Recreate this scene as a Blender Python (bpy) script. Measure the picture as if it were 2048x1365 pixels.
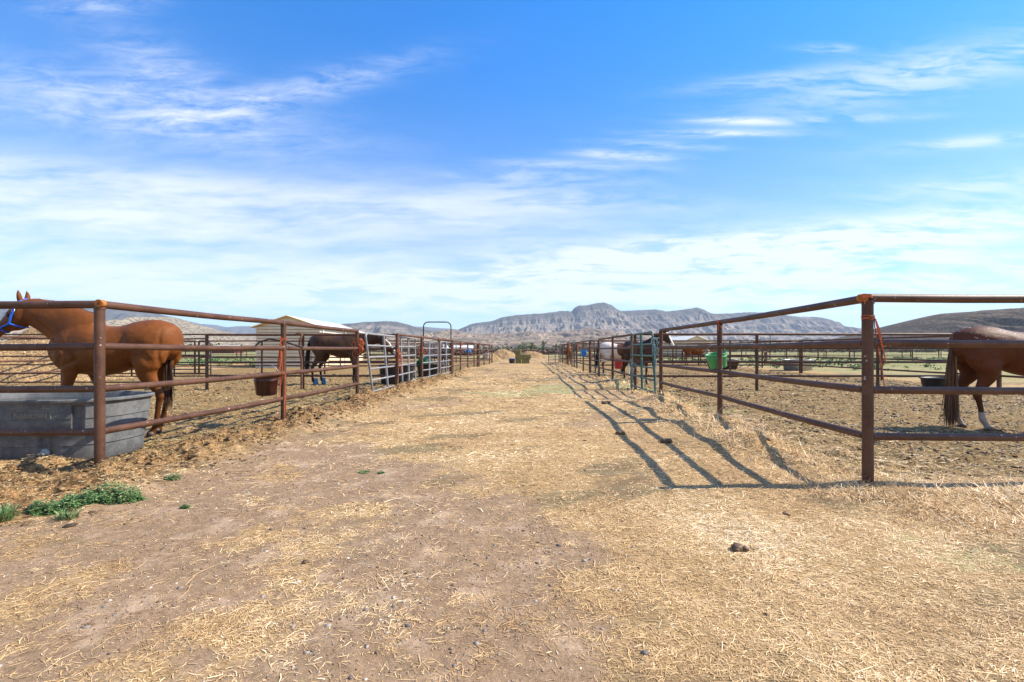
import bpy, bmesh, math, random
import numpy as np
from mathutils import Vector, Matrix, Euler
random.seed(7); RNG = np.random.default_rng(11)
for o in list(bpy.data.objects): bpy.data.objects.remove(o)
C = bpy.context.scene.collection
scene = bpy.context.scene
R = math.radians
# ---------------------------------------------------------------- camera
F = 910.0; CX = 1024.0; HY = 700.0; H = 1.17     # focal (photo px), principal column, horizon row, eye height
cd = bpy.data.cameras.new('camera'); cam = bpy.data.objects.new('camera', cd); C.objects.link(cam)
cam.location = (0, 0, H); cam.rotation_euler = (R(90), 0, 0)
cd.sensor_width = 36; cd.lens = 36 * F / 2048; cd.shift_y = (HY - 682.5) / 2048
cd.clip_start = .05; cd.clip_end = 40000
scene.camera = cam
# ---------------------------------------------------------------- light
SUN_DIR = Vector((1.0, 0.055, 0.93)).normalized()
sel = math.asin(SUN_DIR.z)
sd = bpy.data.lights.new('sun', 'SUN'); sun = bpy.data.objects.new('sun', sd); C.objects.link(sun)
sd.energy = 5.0; sd.angle = R(.5); sd.color = (1, .915, .77)
sun.rotation_euler = SUN_DIR.to_track_quat('Z', 'Y').to_euler()
world = bpy.data.worlds.new('World'); scene.world = world; world.use_nodes = True
scene.view_settings.view_transform = 'Standard'; scene.view_settings.look = 'None'
scene.view_settings.exposure = .86; scene.view_settings.gamma = 1

class NT:
    """tiny node helper"""
    def __init__(s, tree): s.t = tree; s.n = tree.nodes; s.l = tree.links
    def new(s, typ, **kw):
        n = s.n.new(typ)
        for k, v in kw.items(): setattr(n, k, v)
        return n
    def link(s, a, b): s.l.new(a, b)
    def put(s, sock, v):
        if isinstance(v, bpy.types.NodeSocket): s.l.new(v, sock)
        elif v is not None: sock.default_value = v
    def math(s, op, a, b=None, c=None, clamp=False):
        n = s.new('ShaderNodeMath', operation=op, use_clamp=clamp)
        s.put(n.inputs[0], a)
        if b is not None: s.put(n.inputs[1], b)
        if c is not None: s.put(n.inputs[2], c)
        return n.outputs[0]
    def mix(s, f, a, b, mode='MIX'):
        n = s.new('ShaderNodeMix', data_type='RGBA', blend_type=mode)
        s.put(n.inputs[0], f)
        s.put(n.inputs[6], (*a, 1) if isinstance(a, tuple) else a)
        s.put(n.inputs[7], (*b, 1) if isinstance(b, tuple) else b)
        return n.outputs[2]
    def noise(s, vec, scale, detail=4, rough=.6, dist=0, out=0):
        n = s.new('ShaderNodeTexNoise'); s.put(n.inputs['Vector'], vec)
        n.inputs['Scale'].default_value = scale; n.inputs['Detail'].default_value = detail
        n.inputs['Roughness'].default_value = rough; n.inputs['Distortion'].default_value = dist
        return n.outputs[out]
    def voro(s, vec, scale, out='Distance', feature='F1', rnd=1):
        n = s.new('ShaderNodeTexVoronoi', feature=feature); s.put(n.inputs['Vector'], vec)
        n.inputs['Scale'].default_value = scale; n.inputs['Randomness'].default_value = rnd
        return n.outputs[out]
    def ramp(s, f, stops, interp='LINEAR'):
        n = s.new('ShaderNodeValToRGB'); s.put(n.inputs[0], f); cr = n.color_ramp; cr.interpolation = interp
        while len(cr.elements) < len(stops): cr.elements.new(.5)
        for e, (p, c) in zip(cr.elements, stops):
            e.position = p; e.color = (*c, 1) if isinstance(c, tuple) else (c, c, c, 1)
        return n.outputs[0]
    def step(s, f, a, b):   # smooth remap a..b -> 0..1
        n = s.new('ShaderNodeMapRange', interpolation_type='SMOOTHSTEP'); s.put(n.inputs[0], f)
        n.inputs[1].default_value = a; n.inputs[2].default_value = b
        return n.outputs[0]
    def map(s, vec, scale=(1,1,1), rot=(0,0,0), loc=(0,0,0)):
        n = s.new('ShaderNodeMapping'); s.put(n.inputs[0], vec)
        n.inputs[1].default_value = loc; n.inputs[2].default_value = rot; n.inputs[3].default_value = scale
        return n.outputs[0]
    def comb(s, x, y, z=0.0):
        n = s.new('ShaderNodeCombineXYZ'); s.put(n.inputs[0], x); s.put(n.inputs[1], y); s.put(n.inputs[2], z); return n.outputs[0]

def build_world():
    w = NT(world.node_tree)
    for n in list(w.n): w.n.remove(n)
    out = w.new('ShaderNodeOutputWorld'); bg = w.new('ShaderNodeBackground'); bg.inputs[1].default_value = .07
    sky = w.new('ShaderNodeTexSky', sky_type='NISHITA'); sky.sun_disc = False
    sky.sun_elevation = sel; sky.sun_rotation = math.atan2(SUN_DIR.x, SUN_DIR.y)
    sky.air_density = 1.0; sky.dust_density = .6; sky.ozone_density = 1.6; sky.altitude = 1500
    tc = w.new('ShaderNodeTexCoord'); d = tc.outputs['Generated']
    sp = w.new('ShaderNodeSeparateXYZ'); w.link(d, sp.inputs[0])
    ya = w.math('MAXIMUM', w.math('ABSOLUTE', sp.outputs[1]), .05)
    a = w.math('DIVIDE', sp.outputs[0], ya); e = w.math('DIVIDE', sp.outputs[2], ya)
    el = w.math('MAXIMUM', sp.outputs[2], 0.0)
    v = w.comb(a, e)
    warp = w.noise(v, 2.2, 3, .55, out=1)
    wv = w.new('ShaderNodeVectorMath', operation='MULTIPLY_ADD'); w.link(warp, wv.inputs[0]); wv.inputs[1].default_value = (.16, .07, 0); w.link(v, wv.inputs[2])
    v2 = wv.outputs[0]
    s1 = w.noise(w.map(v2, (1.6, 11, 1), (0, 0, R(-7))), 1.5, 9, .66)
    s2 = w.noise(w.map(v2, (3.2, 15, 1), (0, 0, R(20))), 2.2, 8, .7, .4)
    s3 = w.noise(w.map(v2, (2.6, 17, 1), (0, 0, R(-14))), 2.0, 8, .68, .3)
    def blob(px, py, sx, sy, rot, amp):
        m = w.map(v, (1, 1, 1), loc=(-(px-CX)/F, -(HY-py)/F, 0))
        m = w.map(m, (1, 1, 1), rot=(0, 0, R(-rot)))
        m = w.map(m, (F/sx, F/sy, 1))
        ln = w.new('ShaderNodeVectorMath', operation='LENGTH'); w.link(m, ln.inputs[0])
        g = w.math('EXPONENT', w.math('MULTIPLY', w.math('POWER', ln.outputs['Value'], 2.0), -1.0))
        return w.math('MULTIPLY', g, amp)
    def tot(lst):
        acc = None
        for b in lst:
            x = blob(*b); acc = x if acc is None else w.math('ADD', acc, x)
        return acc
    A = tot([(240, 215, 400, 60, -10, .70), (600, 180, 230, 30, 14, .62), (190, 10, 110, 22, 4, .55), (330, 150, 170, 60, -28, .5)])
    B = tot([(160, 425, 560, 90, -3, .80), (820, 425, 420, 50, -3, .62), (300, 550, 800, 60, 0, .35), (60, 345, 300, 30, -4, .5)])
    D = tot([(1880, 140, 330, 46, 12, .66), (1540, 160, 170, 16, 7, .36), (1250, 311, 95, 9, -3, .95), (1480, 243, 120, 8, -1, .8),
             (1450, 267, 150, 8, 0, .75), (1320, 290, 120, 7, -3, .5), (1940, 285, 180, 12, 5, .62), (1700, 238, 150, 8, 2, .5), (1660, 97, 60, 9, 0, .5),
             (1430, 500, 380, 36, 4, .9), (1860, 460, 360, 46, 8, .8), (1700, 530, 700, 40, 0, .6), (1080, 355, 190, 20, -1, .4), (1150, 330, 160, 9, -2, .45),
             (1120, 400, 300, 22, -2, .45), (1100, 590, 1100, 42, 0, .95), (1930, 370, 190, 22, 6, .45)])
    cA = w.math('MULTIPLY', A, w.step(s2, .28, .76)); cB = w.math('MULTIPLY', B, w.step(s1, .16, .70)); cD = w.math('MULTIPLY', D, w.step(s3, .34, .62))
    veil = w.math('MULTIPLY', w.math('EXPONENT', w.math('MULTIPLY', w.math('POWER', w.math('DIVIDE', el, .27), 2.0), -1.0)), w.step(s1, -.15, .8))
    cl = w.math('ADD', w.math('ADD', cA, cB), cD)
    cl = w.math('ADD', cl, w.math('MULTIPLY', veil, .62)); back = w.math('MULTIPLY', w.step(sp.outputs[1], .25, -.25), .2); cl = w.math('MULTIPLY', w.math('MINIMUM', cl, 1.0), .76); cl = w.math('MINIMUM', w.math('ADD', w.math('ADD', cl, back), w.math('MULTIPLY', w.step(e, 1.1, 3.0), .15)), 1.0)  # unseen cloud veil behind the camera and overhead, added to neutralise the fill light
    hs = w.new('ShaderNodeHueSaturation'); hs.inputs['Saturation'].default_value = 1.12; hs.inputs['Value'].default_value = 1.0
    w.link(sky.outputs[0], hs.inputs['Color'])
    skyc = w.mix(1.0, hs.outputs[0], w.mix(w.step(el, .16, .66), (.90, 1.46, 1.86), (.26, 1.72, 2.7)), 'MULTIPLY')
    col = w.mix(cl, skyc, (9.6, 9.8, 10.0))
    w.link(col, bg.inputs[0]); w.link(bg.outputs[0], out.inputs[0])
build_world()

# ---------------------------------------------------------------- helpers
def tag(o, label=None, cat=None, group=None, kind=None):
    if label: o['label'] = label
    if cat: o['category'] = cat
    if group: o['group'] = group
    if kind: o['kind'] = kind
    return o
def empty(name, loc=(0, 0, 0), rz=0.0, label=None, cat=None, group=None):
    o = bpy.data.objects.new(name, None); C.objects.link(o); o.location = loc; o.rotation_euler = (0, 0, rz); o.empty_display_size = .1
    return tag(o, label, cat, group)
def fastmesh(name, V, Fq, mat, parent=None, smooth=False, attrs=None, k=4, link=True):
    """V (n,3) array, Fq (m,k) int array"""
    me = bpy.data.meshes.new(name); V = np.asarray(V, np.float32); Fq = np.asarray(Fq, np.int32)
    me.vertices.add(len(V)); me.vertices.foreach_set('co', V.ravel())
    me.loops.add(Fq.size); me.loops.foreach_set('vertex_index', Fq.ravel())
    me.polygons.add(len(Fq)); me.polygons.foreach_set('loop_start', np.arange(0, Fq.size, Fq.shape[1], dtype=np.int32))
    me.polygons.foreach_set('loop_total', np.full(len(Fq), Fq.shape[1], np.int32))
    if smooth: me.polygons.foreach_set('use_smooth', np.ones(len(Fq), bool))
    me.update(calc_edges=True)
    if attrs:
        for an, av in attrs.items():
            if av.ndim == 1: at = me.attributes.new(an, 'FLOAT', 'POINT'); at.data.foreach_set('value', av.astype(np.float32))
            else:
                at = me.attributes.new(an, 'FLOAT_COLOR', 'POINT')
                c4 = np.ones((len(av), 4), np.float32); c4[:, :3] = av; at.data.foreach_set('color', c4.ravel())
    if mat: me.materials.append(mat)
    if not link: return me
    o = bpy.data.objects.new(name, me); C.objects.link(o)
    if parent: o.parent = parent
    return o
class MB:
    """collects simple shapes into one mesh"""
    def __init__(s): s.v = []; s.f = []; s.sm = []
    def add(s, vs, fs, smooth=False):
        b = len(s.v); s.v += [tuple(v) for v in vs]; s.f += [tuple(i + b for i in f) for f in fs]; s.sm += [smooth] * len(fs)
    def box(s, c, d, rot=None):
        x, y, z = d[0]/2, d[1]/2, d[2]/2
        vs = [Vector(p) for p in ((-x,-y,-z),(x,-y,-z),(x,y,-z),(-x,y,-z),(-x,-y,z),(x,-y,z),(x,y,z),(-x,y,z))]
        if rot: vs = [rot @ v for v in vs]
        s.add([v + Vector(c) for v in vs], [(0,3,2,1),(4,5,6,7),(0,1,5,4),(1,2,6,5),(2,3,7,6),(3,0,4,7)])
    def tube(s, pts, r, n=10, caps=True, flat=1.0):
        pts = [Vector(p) for p in pts]; m = len(pts)
        rs = r if isinstance(r, (list, tuple)) else [r] * m
        rings = []; up = None
        for i, p in enumerate(pts):
            t = (pts[min(i+1, m-1)] - pts[max(i-1, 0)])
            t = t.normalized() if t.length > 1e-9 else Vector((0,0,1))
            if up is None:
                a = Vector((0,0,1)) if abs(t.z) < .9 else Vector((1,0,0))
                up = (a - t * a.dot(t)).normalized()
            else:
                up = up - t * up.dot(t)
                up = up.normalized() if up.length > 1e-6 else t.orthogonal().normalized()
            sd_ = t.cross(up)
            rings.append([p + (sd_ * math.cos(2*math.pi*k/n) * flat + up * math.sin(2*math.pi*k/n)) * rs[i] for k in range(n)])
        vs = [v for rg in rings for v in rg]; fs = []
        for i in range(m-1):
            for k in range(n):
                k2 = (k+1) % n; fs.append((i*n+k, i*n+k2, (i+1)*n+k2, (i+1)*n+k))
        s.add(vs, fs, True)
        if caps:
            s.add(rings[0], [tuple(range(n-1, -1, -1))]); s.add(rings[-1], [tuple(range(n))])
    def lathe(s, prof, n=24, c=(0,0,0), mat=None):
        vs = []; fs = []
        for (r, z) in prof:
            for k in range(n):
                a = 2*math.pi*k/n; v = Vector((r*math.cos(a), r*math.sin(a), z))
                if mat: v = mat @ v
                vs.append(v + Vector(c))
        for i in range(len(prof)-1):
            for k in range(n):
                k2 = (k+1) % n; fs.append((i*n+k, i*n+k2, (i+1)*n+k2, (i+1)*n+k))
        s.add(vs, fs, True)
    def build(s, name, mat, parent=None):
        me = bpy.data.meshes.new(name); me.from_pydata(s.v, [], s.f)
        me.polygons.foreach_set('use_smooth', s.sm); me.update()
        me.materials.append(mat); o = bpy.data.objects.new(name, me); C.objects.link(o)
        if parent: o.parent = parent
        return o
def copy_tree(o, parent=None):
    c = o.copy(); C.objects.link(c)
    if parent: c.parent = parent
    for ch in [x for x in bpy.data.objects if x.parent == o]: copy_tree(ch, c)
    return c
def W(px, D, z=0.0): return Vector(((px-CX)/F*D, D, z))

def hsh(ix, iy, seed):
    h = (ix.astype(np.int64) * 374761393 + iy.astype(np.int64) * 668265263 + seed * 1442695041) & 0xffffffff
    h = ((h ^ (h >> 13)) * 1274126177) & 0xffffffff
    return ((h ^ (h >> 16)) & 0xffffff) / float(0xffffff)
def vnoise(x, y, seed=0):
    x = np.asarray(x, float); y = np.asarray(y, float)
    ix = np.floor(x); iy = np.floor(y); fx = x - ix; fy = y - iy; fx = fx*fx*(3-2*fx); fy = fy*fy*(3-2*fy)
    a = hsh(ix, iy, seed); b = hsh(ix+1, iy, seed); c = hsh(ix, iy+1, seed); d = hsh(ix+1, iy+1, seed)
    return (a*(1-fx)+b*fx)*(1-fy) + (c*(1-fx)+d*fx)*fy
def fbm(x, y, sc, o=4, seed=0, g=.5):
    t = 0; am = 1; n = 0; x = np.asarray(x)/sc; y = np.asarray(y)/sc
    for i in range(o):
        t = t + am*vnoise(x, y, seed+i*17); n += am; am *= g
        x, y = (x*.8 - y*.6)*2.03 + 5.1, (x*.6 + y*.8)*2.03 + 3.7
    return t/n
def sst(x, a, b):
    t = np.clip((x-a)/(b-a), 0, 1); return t*t*(3-2*t)

# ---------------------------------------------------------------- layout lines
def LX(y): return -3.53 + .0585*(y-10.39) if np.isscalar(y) else -3.53 + .0585*(y-10.39)
def RX(y):
    y = np.asarray(y, float); return np.where(y < 10.48, 3.097 + .051*(y-3.96), 3.43 + .033*(y-10.48))
def gz(x, y):
    """ground height"""
    x = np.asarray(x, float); y = np.asarray(y, float)
    lx = LX(y) - .12*sst(y, 6, 3); rx = RX(y); near = sst(y, 70, 35)
    z = (fbm(x, y, 1.6, 3, 1)-.5)*.06 + (fbm(x, y, .32, 3, 2)-.5)*.016*near
    inpen = np.maximum(sst(x, rx-.15, rx+.5)*sst(y, 3.9, 4.6), sst(x, lx+.25, lx-.4)*sst(y, 4.2, 4.8))
    inpen = inpen*sst(y, 62, 48)
    churn = np.abs(fbm(x, y, .34, 4, 5)-.5)
    z = z + inpen*near*((fbm(x, y, .20, 4, 9, .65)-.5)*.12 - churn*.05)
    # mound of manure and old bedding along the left fence, straw heap along the right one
    ml = np.exp(-((x-(lx+.28))/.55)**2) * sst(y, 2.6, 3.7) * sst(y, 34, 14)
    ml2 = sst(x, lx+.6, lx-.3)*np.exp(-((y-3.95)/.55)**2)
    m = np.maximum(ml, ml2)
    z = z + m*(.015 + .42*np.clip(fbm(x, y, .5, 4, 21, .62)-.42, 0, 1)*1.3 + .34*np.clip(fbm(x, y, .2, 4, 23, .65)-.48, 0, 1) + (fbm(x, y, .10, 3, 22, .65)-.5)*.07)
    mr = np.exp(-((x-(rx-.15))/.5)**2) * sst(y, 3.4, 4.4) * sst(y, 34, 13)
    mr2 = sst(x, 2.3, 3.4)*np.exp(-((y-3.55)/.45)**2)
    z = z + mr*(.15*np.clip(fbm(x, y, .7, 3, 31)-.3, 0, 1)*1.3 + (fbm(x, y, .14, 3, 32)-.5)*.04) + mr2*(.06*fbm(x, y, .5, 3, 33)+.01)
    for (cx, cy, r, h) in ((3.22, 9.9, .5, .17), (3.05, 8.6, .5, .13), (3.0, 6.6, .55, .12), (2.9, 5.5, .5, .09), (3.35, 14.6, .7, .12), (-3.55, 7.6, .5, .09), (-3.2, 10.6, .6, .08), (-2.6, 15.6, .9, .1), (-1.9, 25.2, 1.3, .18)):
        z = z + h*np.exp(-(((x-cx)/r)**2+((y-cy)/r)**2))
    z = z + near*(fbm(x, y, .07, 2, 41)-.5)*.008
    return z * sst(y, 400, 120)
def gz1(x, y): return float(gz(np.array([x]), np.array([y]))[0])
DB_Y = [0, 1.6, 2.13, 2.8, 3.55, 4.6, 5.9, 7.5, 9, 60]
DB_X = [.45, .42, .40, .55, -.05, -.85, -2.1, -2.75, -3.6, -9]
def brown(x, y):
    return sst(fbm(.9*x+.42*y, (-.42*x+.9*y)*1.9, 1.0, 5, 76, .62), .50, .66)
def zones(x, y):
    lx = LX(y); rx = RX(y)
    wob = (fbm(x, y, 1.1, 4, 51, .6)-.5)
    db = np.interp(y, DB_Y, DB_X) + wob*1.7
    dirt = sst(x, db+.55, db-.55)
    patch = sst(fbm(x, y, .55, 4, 52, .6) + .16*sst(y, 2.3, 1.5)*sst(x, -.6, -1.4) - .05*sst(y, 2.2, 2.6)*sst(y, 4.2, 3.6), .50, .70)
    fine = sst(fbm(x, y, 1.4, 3, 57) , .60, .72)*sst(y, 3.5, 6)*.6
    penL = sst(x, lx+.1, lx-.25)*sst(y, 4.3, 4.7); penR = sst(x, rx-.1, rx+.3)*sst(y, 3.9, 4.4)
    pen = np.maximum(penL, penR)
    moundL = np.exp(-((x-(lx+.2))/.62)**2)*sst(y, 2.6, 3.4)*sst(y, 30, 16)
    moundL = np.maximum(moundL, sst(x, lx+.7, lx-.1)*np.exp(-((y-3.8)/.75)**2))
    moundL = moundL*(1-penL*.5)
    dirt = dirt*(1-pen)*(1-moundL)*(1-patch*.62)
    dirt = np.maximum(dirt, fine*(1-pen)*(1-moundL))
    outside = np.clip((x-14.6)/1.0, 0, 1) + np.clip((-17.5-x)/1, 0, 1); pen = pen*(1-np.clip(outside, 0, 1))
    green = np.clip(sst(fbm(x, y, 2.0, 4, 61, .6)*np.exp(-((x-.2)/2.6)**2)*np.exp(-((y-13.5)/4)**2), .26, .5), 0, 1)*.8
    green = np.maximum(green, sst(fbm(x, y, .9, 4, 62, .6)*np.exp(-((x-3.3)/1.1)**2)*np.exp(-((y-14)/3)**2), .35, .6)*.8)
    green = np.maximum(green, .55*sst(fbm(x, y, .5, 4, 63, .6), .56, .68)*sst(x, 1.3, 2.0)*sst(y, 3.6, 2.4))
    green = np.maximum(green, .8*sst(fbm(x, y, 1.3, 4, 64, .6), .5, .7)*pen*(sst(np.abs(x-LX(y)-.2), 3.2, .2)+sst(np.abs(x-rx), 2.6, .2))*sst(y, 6, 9))
    return dirt, pen, moundL, green
# ---------------------------------------------------------------- materials
def new_mat(name):
    m = bpy.data.materials.new(name); m.use_nodes = True; t = NT(m.node_tree)
    for n in list(t.n): t.n.remove(n)
    out = t.new('ShaderNodeOutputMaterial'); b = t.new('ShaderNodeBsdfPrincipled'); t.link(b.outputs[0], out.inputs[0])
    return m, t, b
def bump(t, b, h, dist, strength=1.0):
    n = t.new('ShaderNodeBump'); n.inputs['Strength'].default_value = strength; n.inputs['Distance'].default_value = dist
    t.put(n.inputs['Height'], h); t.link(n.outputs[0], b.inputs['Normal'])
def pos(t): return t.new('ShaderNodeNewGeometry').outputs['Position']
def objc(t): return t.new('ShaderNodeTexCoord').outputs['Object']
def attr(t, name, out='Fac'):
    n = t.new('ShaderNodeAttribute'); n.attribute_name = name; return n.outputs[out]
def simple(name, c1, c2=None, rough=.6, sc=8, metal=0, bd=0.0, bsc=60, lo=.35, hi=.65, spec=.4, world_space=False, c3=None):
    m, t, b = new_mat(name); p = pos(t) if world_space else objc(t); c2 = c2 or tuple(x*.75 for x in c1)
    col = t.mix(t.step(t.noise(p, sc, 5, .65), lo, hi), c1, c2)
    if c3: col = t.mix(t.step(t.noise(p, sc*5.3, 3, .6), .60, .72), col, c3)
    t.link(col, b.inputs['Base Color']); b.inputs['Roughness'].default_value = rough; b.inputs['Metallic'].default_value = metal
    b.inputs['Specular IOR Level'].default_value = spec
    if bd: bump(t, b, t.noise(p, bsc, 4, .6), bd)
    return m

def ground_mat():
    m, t, b = new_mat('ground'); p = pos(t)
    dirt, pen, mound, green = (attr(t, n) for n in ('dirt', 'pen', 'mound', 'green'))
    far = attr(t, 'far')
    n1 = t.noise(p, 14, 6, .7); n2 = t.noise(p, 60, 4, .7); n3 = t.noise(p, 2.2, 4, .6)
    # chopped straw look: short stretched streaks in three directions
    def streak(a, sc): return t.noise(t.map(p, (1, 7, 1), (0, 0, R(a))), sc, 2, .5, .3)
    st = t.math('MAXIMUM', t.math('MAXIMUM', streak(12, 34), streak(68, 31)), streak(130, 37))
    straw = t.ramp(st, [(.46, (.10, .052, .02)), (.57, (.33, .20, .085)), (.68, (.56, .38, .175)), (.80, (.74, .55, .30))])
    straw = t.mix(t.math('MULTIPLY', t.step(n3, .35, .7), .5), straw, (.40, .265, .13), 'MIX'); nb = t.noise(t.map(p, (1, 1.6, 1), (0, 0, R(25))), 1.3, 6, .68)
    straw = t.mix(t.math('MULTIPLY', t.step(n1, .3, .75), .55), straw, (.56, .385, .20)); straw = t.mix(t.math('MULTIPLY', attr(t, 'brown'), .8), straw, t.mix(t.step(nb, .4, .6), (.15, .10, .055), (.19, .155, .085))); straw = t.mix(t.math('MULTIPLY', t.step(t.noise(p, 75, 3, .6), .52, .64), .6), straw, (.12, .072, .035))
    d = t.mix(t.step(n1, .32, .68), (.225, .145, .085), (.33, .22, .135))
    d = t.mix(t.step(t.noise(p, 3.1, 5, .65), .50, .70), d, (.45, .315, .21))
    d = t.mix(t.math('MULTIPLY', t.step(n2, .56, .70), .7), d, (.13, .085, .055))
    d = t.mix(t.math('MULTIPLY', t.step(t.noise(p, 110, 2, .6), .64, .72), .6), d, (.50, .38, .25))
    pm = t.mix(t.step(n1, .35, .65), (.125, .070, .028), (.32, .20, .082))
    pm = t.mix(t.step(n2, .50, .66), pm, (.42, .30, .145)); n5 = t.noise(p, 26, 5, .75); pm = t.mix(t.math('MULTIPLY', t.step(t.noise(p, 11, 5, .75), .50, .60), .6), pm, (.10, .062, .03)); pm = t.mix(t.math('MULTIPLY', t.step(n5, .52, .62), .85), pm, (.075, .042, .02)); pm = t.mix(t.math('MULTIPLY', t.step(n3, .4, .7), .4), pm, (.27, .20, .08))
    mm = t.mix(t.step(n1, .38, .62), (.055, .030, .014), (.28, .155, .065)); mm = t.mix(t.step(n2, .52, .64), mm, (.46, .30, .14)); mm = t.mix(t.math('MULTIPLY', t.step(t.noise(p, 5, 5, .7), .54, .64), .8), mm, (.06, .033, .016))
    edge = t.math('SUBTRACT', t.math('MULTIPLY', t.noise(p, 9, 6, .75), 2.2), 1.1)
    def th(a, w=.34): return t.step(t.math('ADD', a, edge), .5-w, .5+w)
    col = t.mix(th(dirt), straw, d); col = t.mix(th(pen), col, pm); col = t.mix(th(mound), col, mm)
    gcol = t.mix(t.step(n2, .38, .64), (.15, .175, .07), (.42, .41, .20))
    col = t.mix(t.math('MULTIPLY', th(green, .3), .72), col, gcol)
    # far pastures, by distance
    sx = t.new('ShaderNodeSeparateXYZ'); t.link(p, sx.inputs[0])
    nf = t.noise(t.map(p, (.3, 1, 1)), .045, 5, .6)
    past = t.mix(t.step(nf, .40, .62), (.17, .18, .065), (.33, .27, .13))
    past = t.mix(t.step(t.noise(p, .25, 5, .65), .52, .68), past, (.26, .18, .115))
    col = t.mix(far, col, past)
    t.link(col, b.inputs['Base Color']); b.inputs['Roughness'].default_value = .92; b.inputs['Specular IOR Level'].default_value = .15
    hgt = t.math('ADD', t.math('MULTIPLY', n2, .6), t.math('ADD', t.math('MULTIPLY', st, .8), n1))
    bump(t, b, hgt, .012, .9)
    return m
def straw_mat(name, stops):
    m, t, b = new_mat(name); r = attr(t, 'rnd')
    t.link(t.ramp(r, stops), b.inputs['Base Color']); b.inputs['Roughness'].default_value = .55; b.inputs['Specular IOR Level'].default_value = .35
    return m
STRAW = straw_mat('straw', [(0, (.13, .07, .032)), (.25, (.40, .235, .10)), (.5, (.62, .40, .185)), (.8, (.78, .56, .30)), (1, (.88, .73, .49))])
CHAFF = straw_mat('chaff', [(0, (.09, .055, .03)), (.35, (.26, .18, .09)), (.7, (.38, .32, .15)), (1, (.62, .52, .30))])
GRASS = straw_mat('weed_leaf', [(0, (.04, .085, .025)), (.5, (.085, .17, .055)), (.85, (.18, .27, .10)), (1, (.38, .38, .18))])
CLOD = straw_mat('dung', [(0, (.05, .028, .014)), (.5, (.16, .095, .044)), (1, (.34, .22, .10))])
STONE = straw_mat('stone', [(0, (.09, .075, .065)), (.5, (.22, .18, .15)), (.85, (.34, .30, .26)), (1, (.52, .47, .42))])
LEAF = straw_mat('tree_leaf', [(0, (.028, .055, .018)), (.5, (.055, .10, .028)), (1, (.10, .155, .045))])
def rust_mat(name, a, bcol, c, rough=.55):
    m, t, b = new_mat(name); p = pos(t)
    n1 = t.noise(p, 3.5, 6, .68); n2 = t.noise(p, 45, 4, .65)
    col = t.mix(t.step(n1, .35, .65), a, bcol); col = t.mix(t.math('MULTIPLY', t.step(n2, .55, .75), .6), col, c)
    col = t.mix(t.math('MULTIPLY', t.step(t.noise(p, 24, 2, .5), .70, .74), .8), col, (.42, .36, .33))
    t.link(col, b.inputs['Base Color']); t.link(t.math('MULTIPLY_ADD', n2, .3, rough-.15), b.inputs['Roughness'])
    b.inputs['Specular IOR Level'].default_value = .3
    bump(t, b, n2, .0016)
    return m
RUST = rust_mat('rusty_pipe', (.062, .026, .014), (.105, .048, .028), (.19, .085, .04))
RUST2 = rust_mat('old_rusty_pipe', (.075, .032, .018), (.125, .058, .034), (.22, .095, .045), .65)
GREY = rust_mat('grey_tube', (.20, .20, .215), (.27, .265, .27), (.17, .12, .10), .45)
GREENP = rust_mat('green_tube', (.022, .075, .065), (.04, .115, .095), (.20, .20, .18), .45)
DARKP = rust_mat('dark_tube', (.03, .027, .027), (.055, .048, .045), (.10, .06, .045), .5)
ORANGE = simple('orange_twine', (.62, .135, .04), (.36, .085, .035), .7, 30)
BLUETW = simple('pale_blue_twine', (.30, .44, .46), (.16, .26, .30), .7, 30)
ENDR = simple('orange_rust_end', (.46, .17, .03), (.22, .07, .018), .8, 40)
BLACKP = simple('black_rubber', (.018, .018, .02), (.04, .038, .036), .5, 6)
GREENB = simple('green_plastic', (.035, .32, .11), (.06, .26, .10), .45, 9)
REDB = simple('red_plastic', (.52, .045, .05), (.42, .05, .05), .4, 5)
BLUEB = simple('blue_plastic', (.01, .19, .62), (.015, .15, .5), .4, 5)
MAROON = simple('maroon_plastic', (.062, .014, .011), (.035, .010, .008), .28, 9, spec=.6)
BLUEH = simple('blue_webbing', (.01, .12, .62), (.012, .09, .48), .6, 60)
STEEL = simple('zinc_steel', (.45, .45, .46), (.33, .33, .34), .4, 30, metal=.7)
TANKM = simple('grey_tank_plastic', (.095, .097, .103), (.15, .15, .152), .8, 9, bd=.0015, bsc=130, c3=(.24, .225, .205), spec=.2)
HOOF = simple('hoof_horn', (.10, .075, .055), (.06, .045, .035), .6, 20)
SIDING = simple('tan_siding', (.70, .57, .38), (.62, .50, .33), .5, 2)
ROOFM = simple('cream_metal_roof', (.66, .62, .52), (.58, .55, .47), .4, 1.2)
WHITE = simple('white_trim', (.75, .75, .73), (.65, .65, .62), .5, 4)
DKRED = simple('dark_red_paint', (.16, .04, .035), (.12, .03, .03), .6, 3)
BARK = simple('bark', (.10, .075, .055), (.06, .045, .03), .9, 6)
WOOD = simple('weathered_wood', (.15, .10, .075), (.09, .06, .05), .85, 3)

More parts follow.
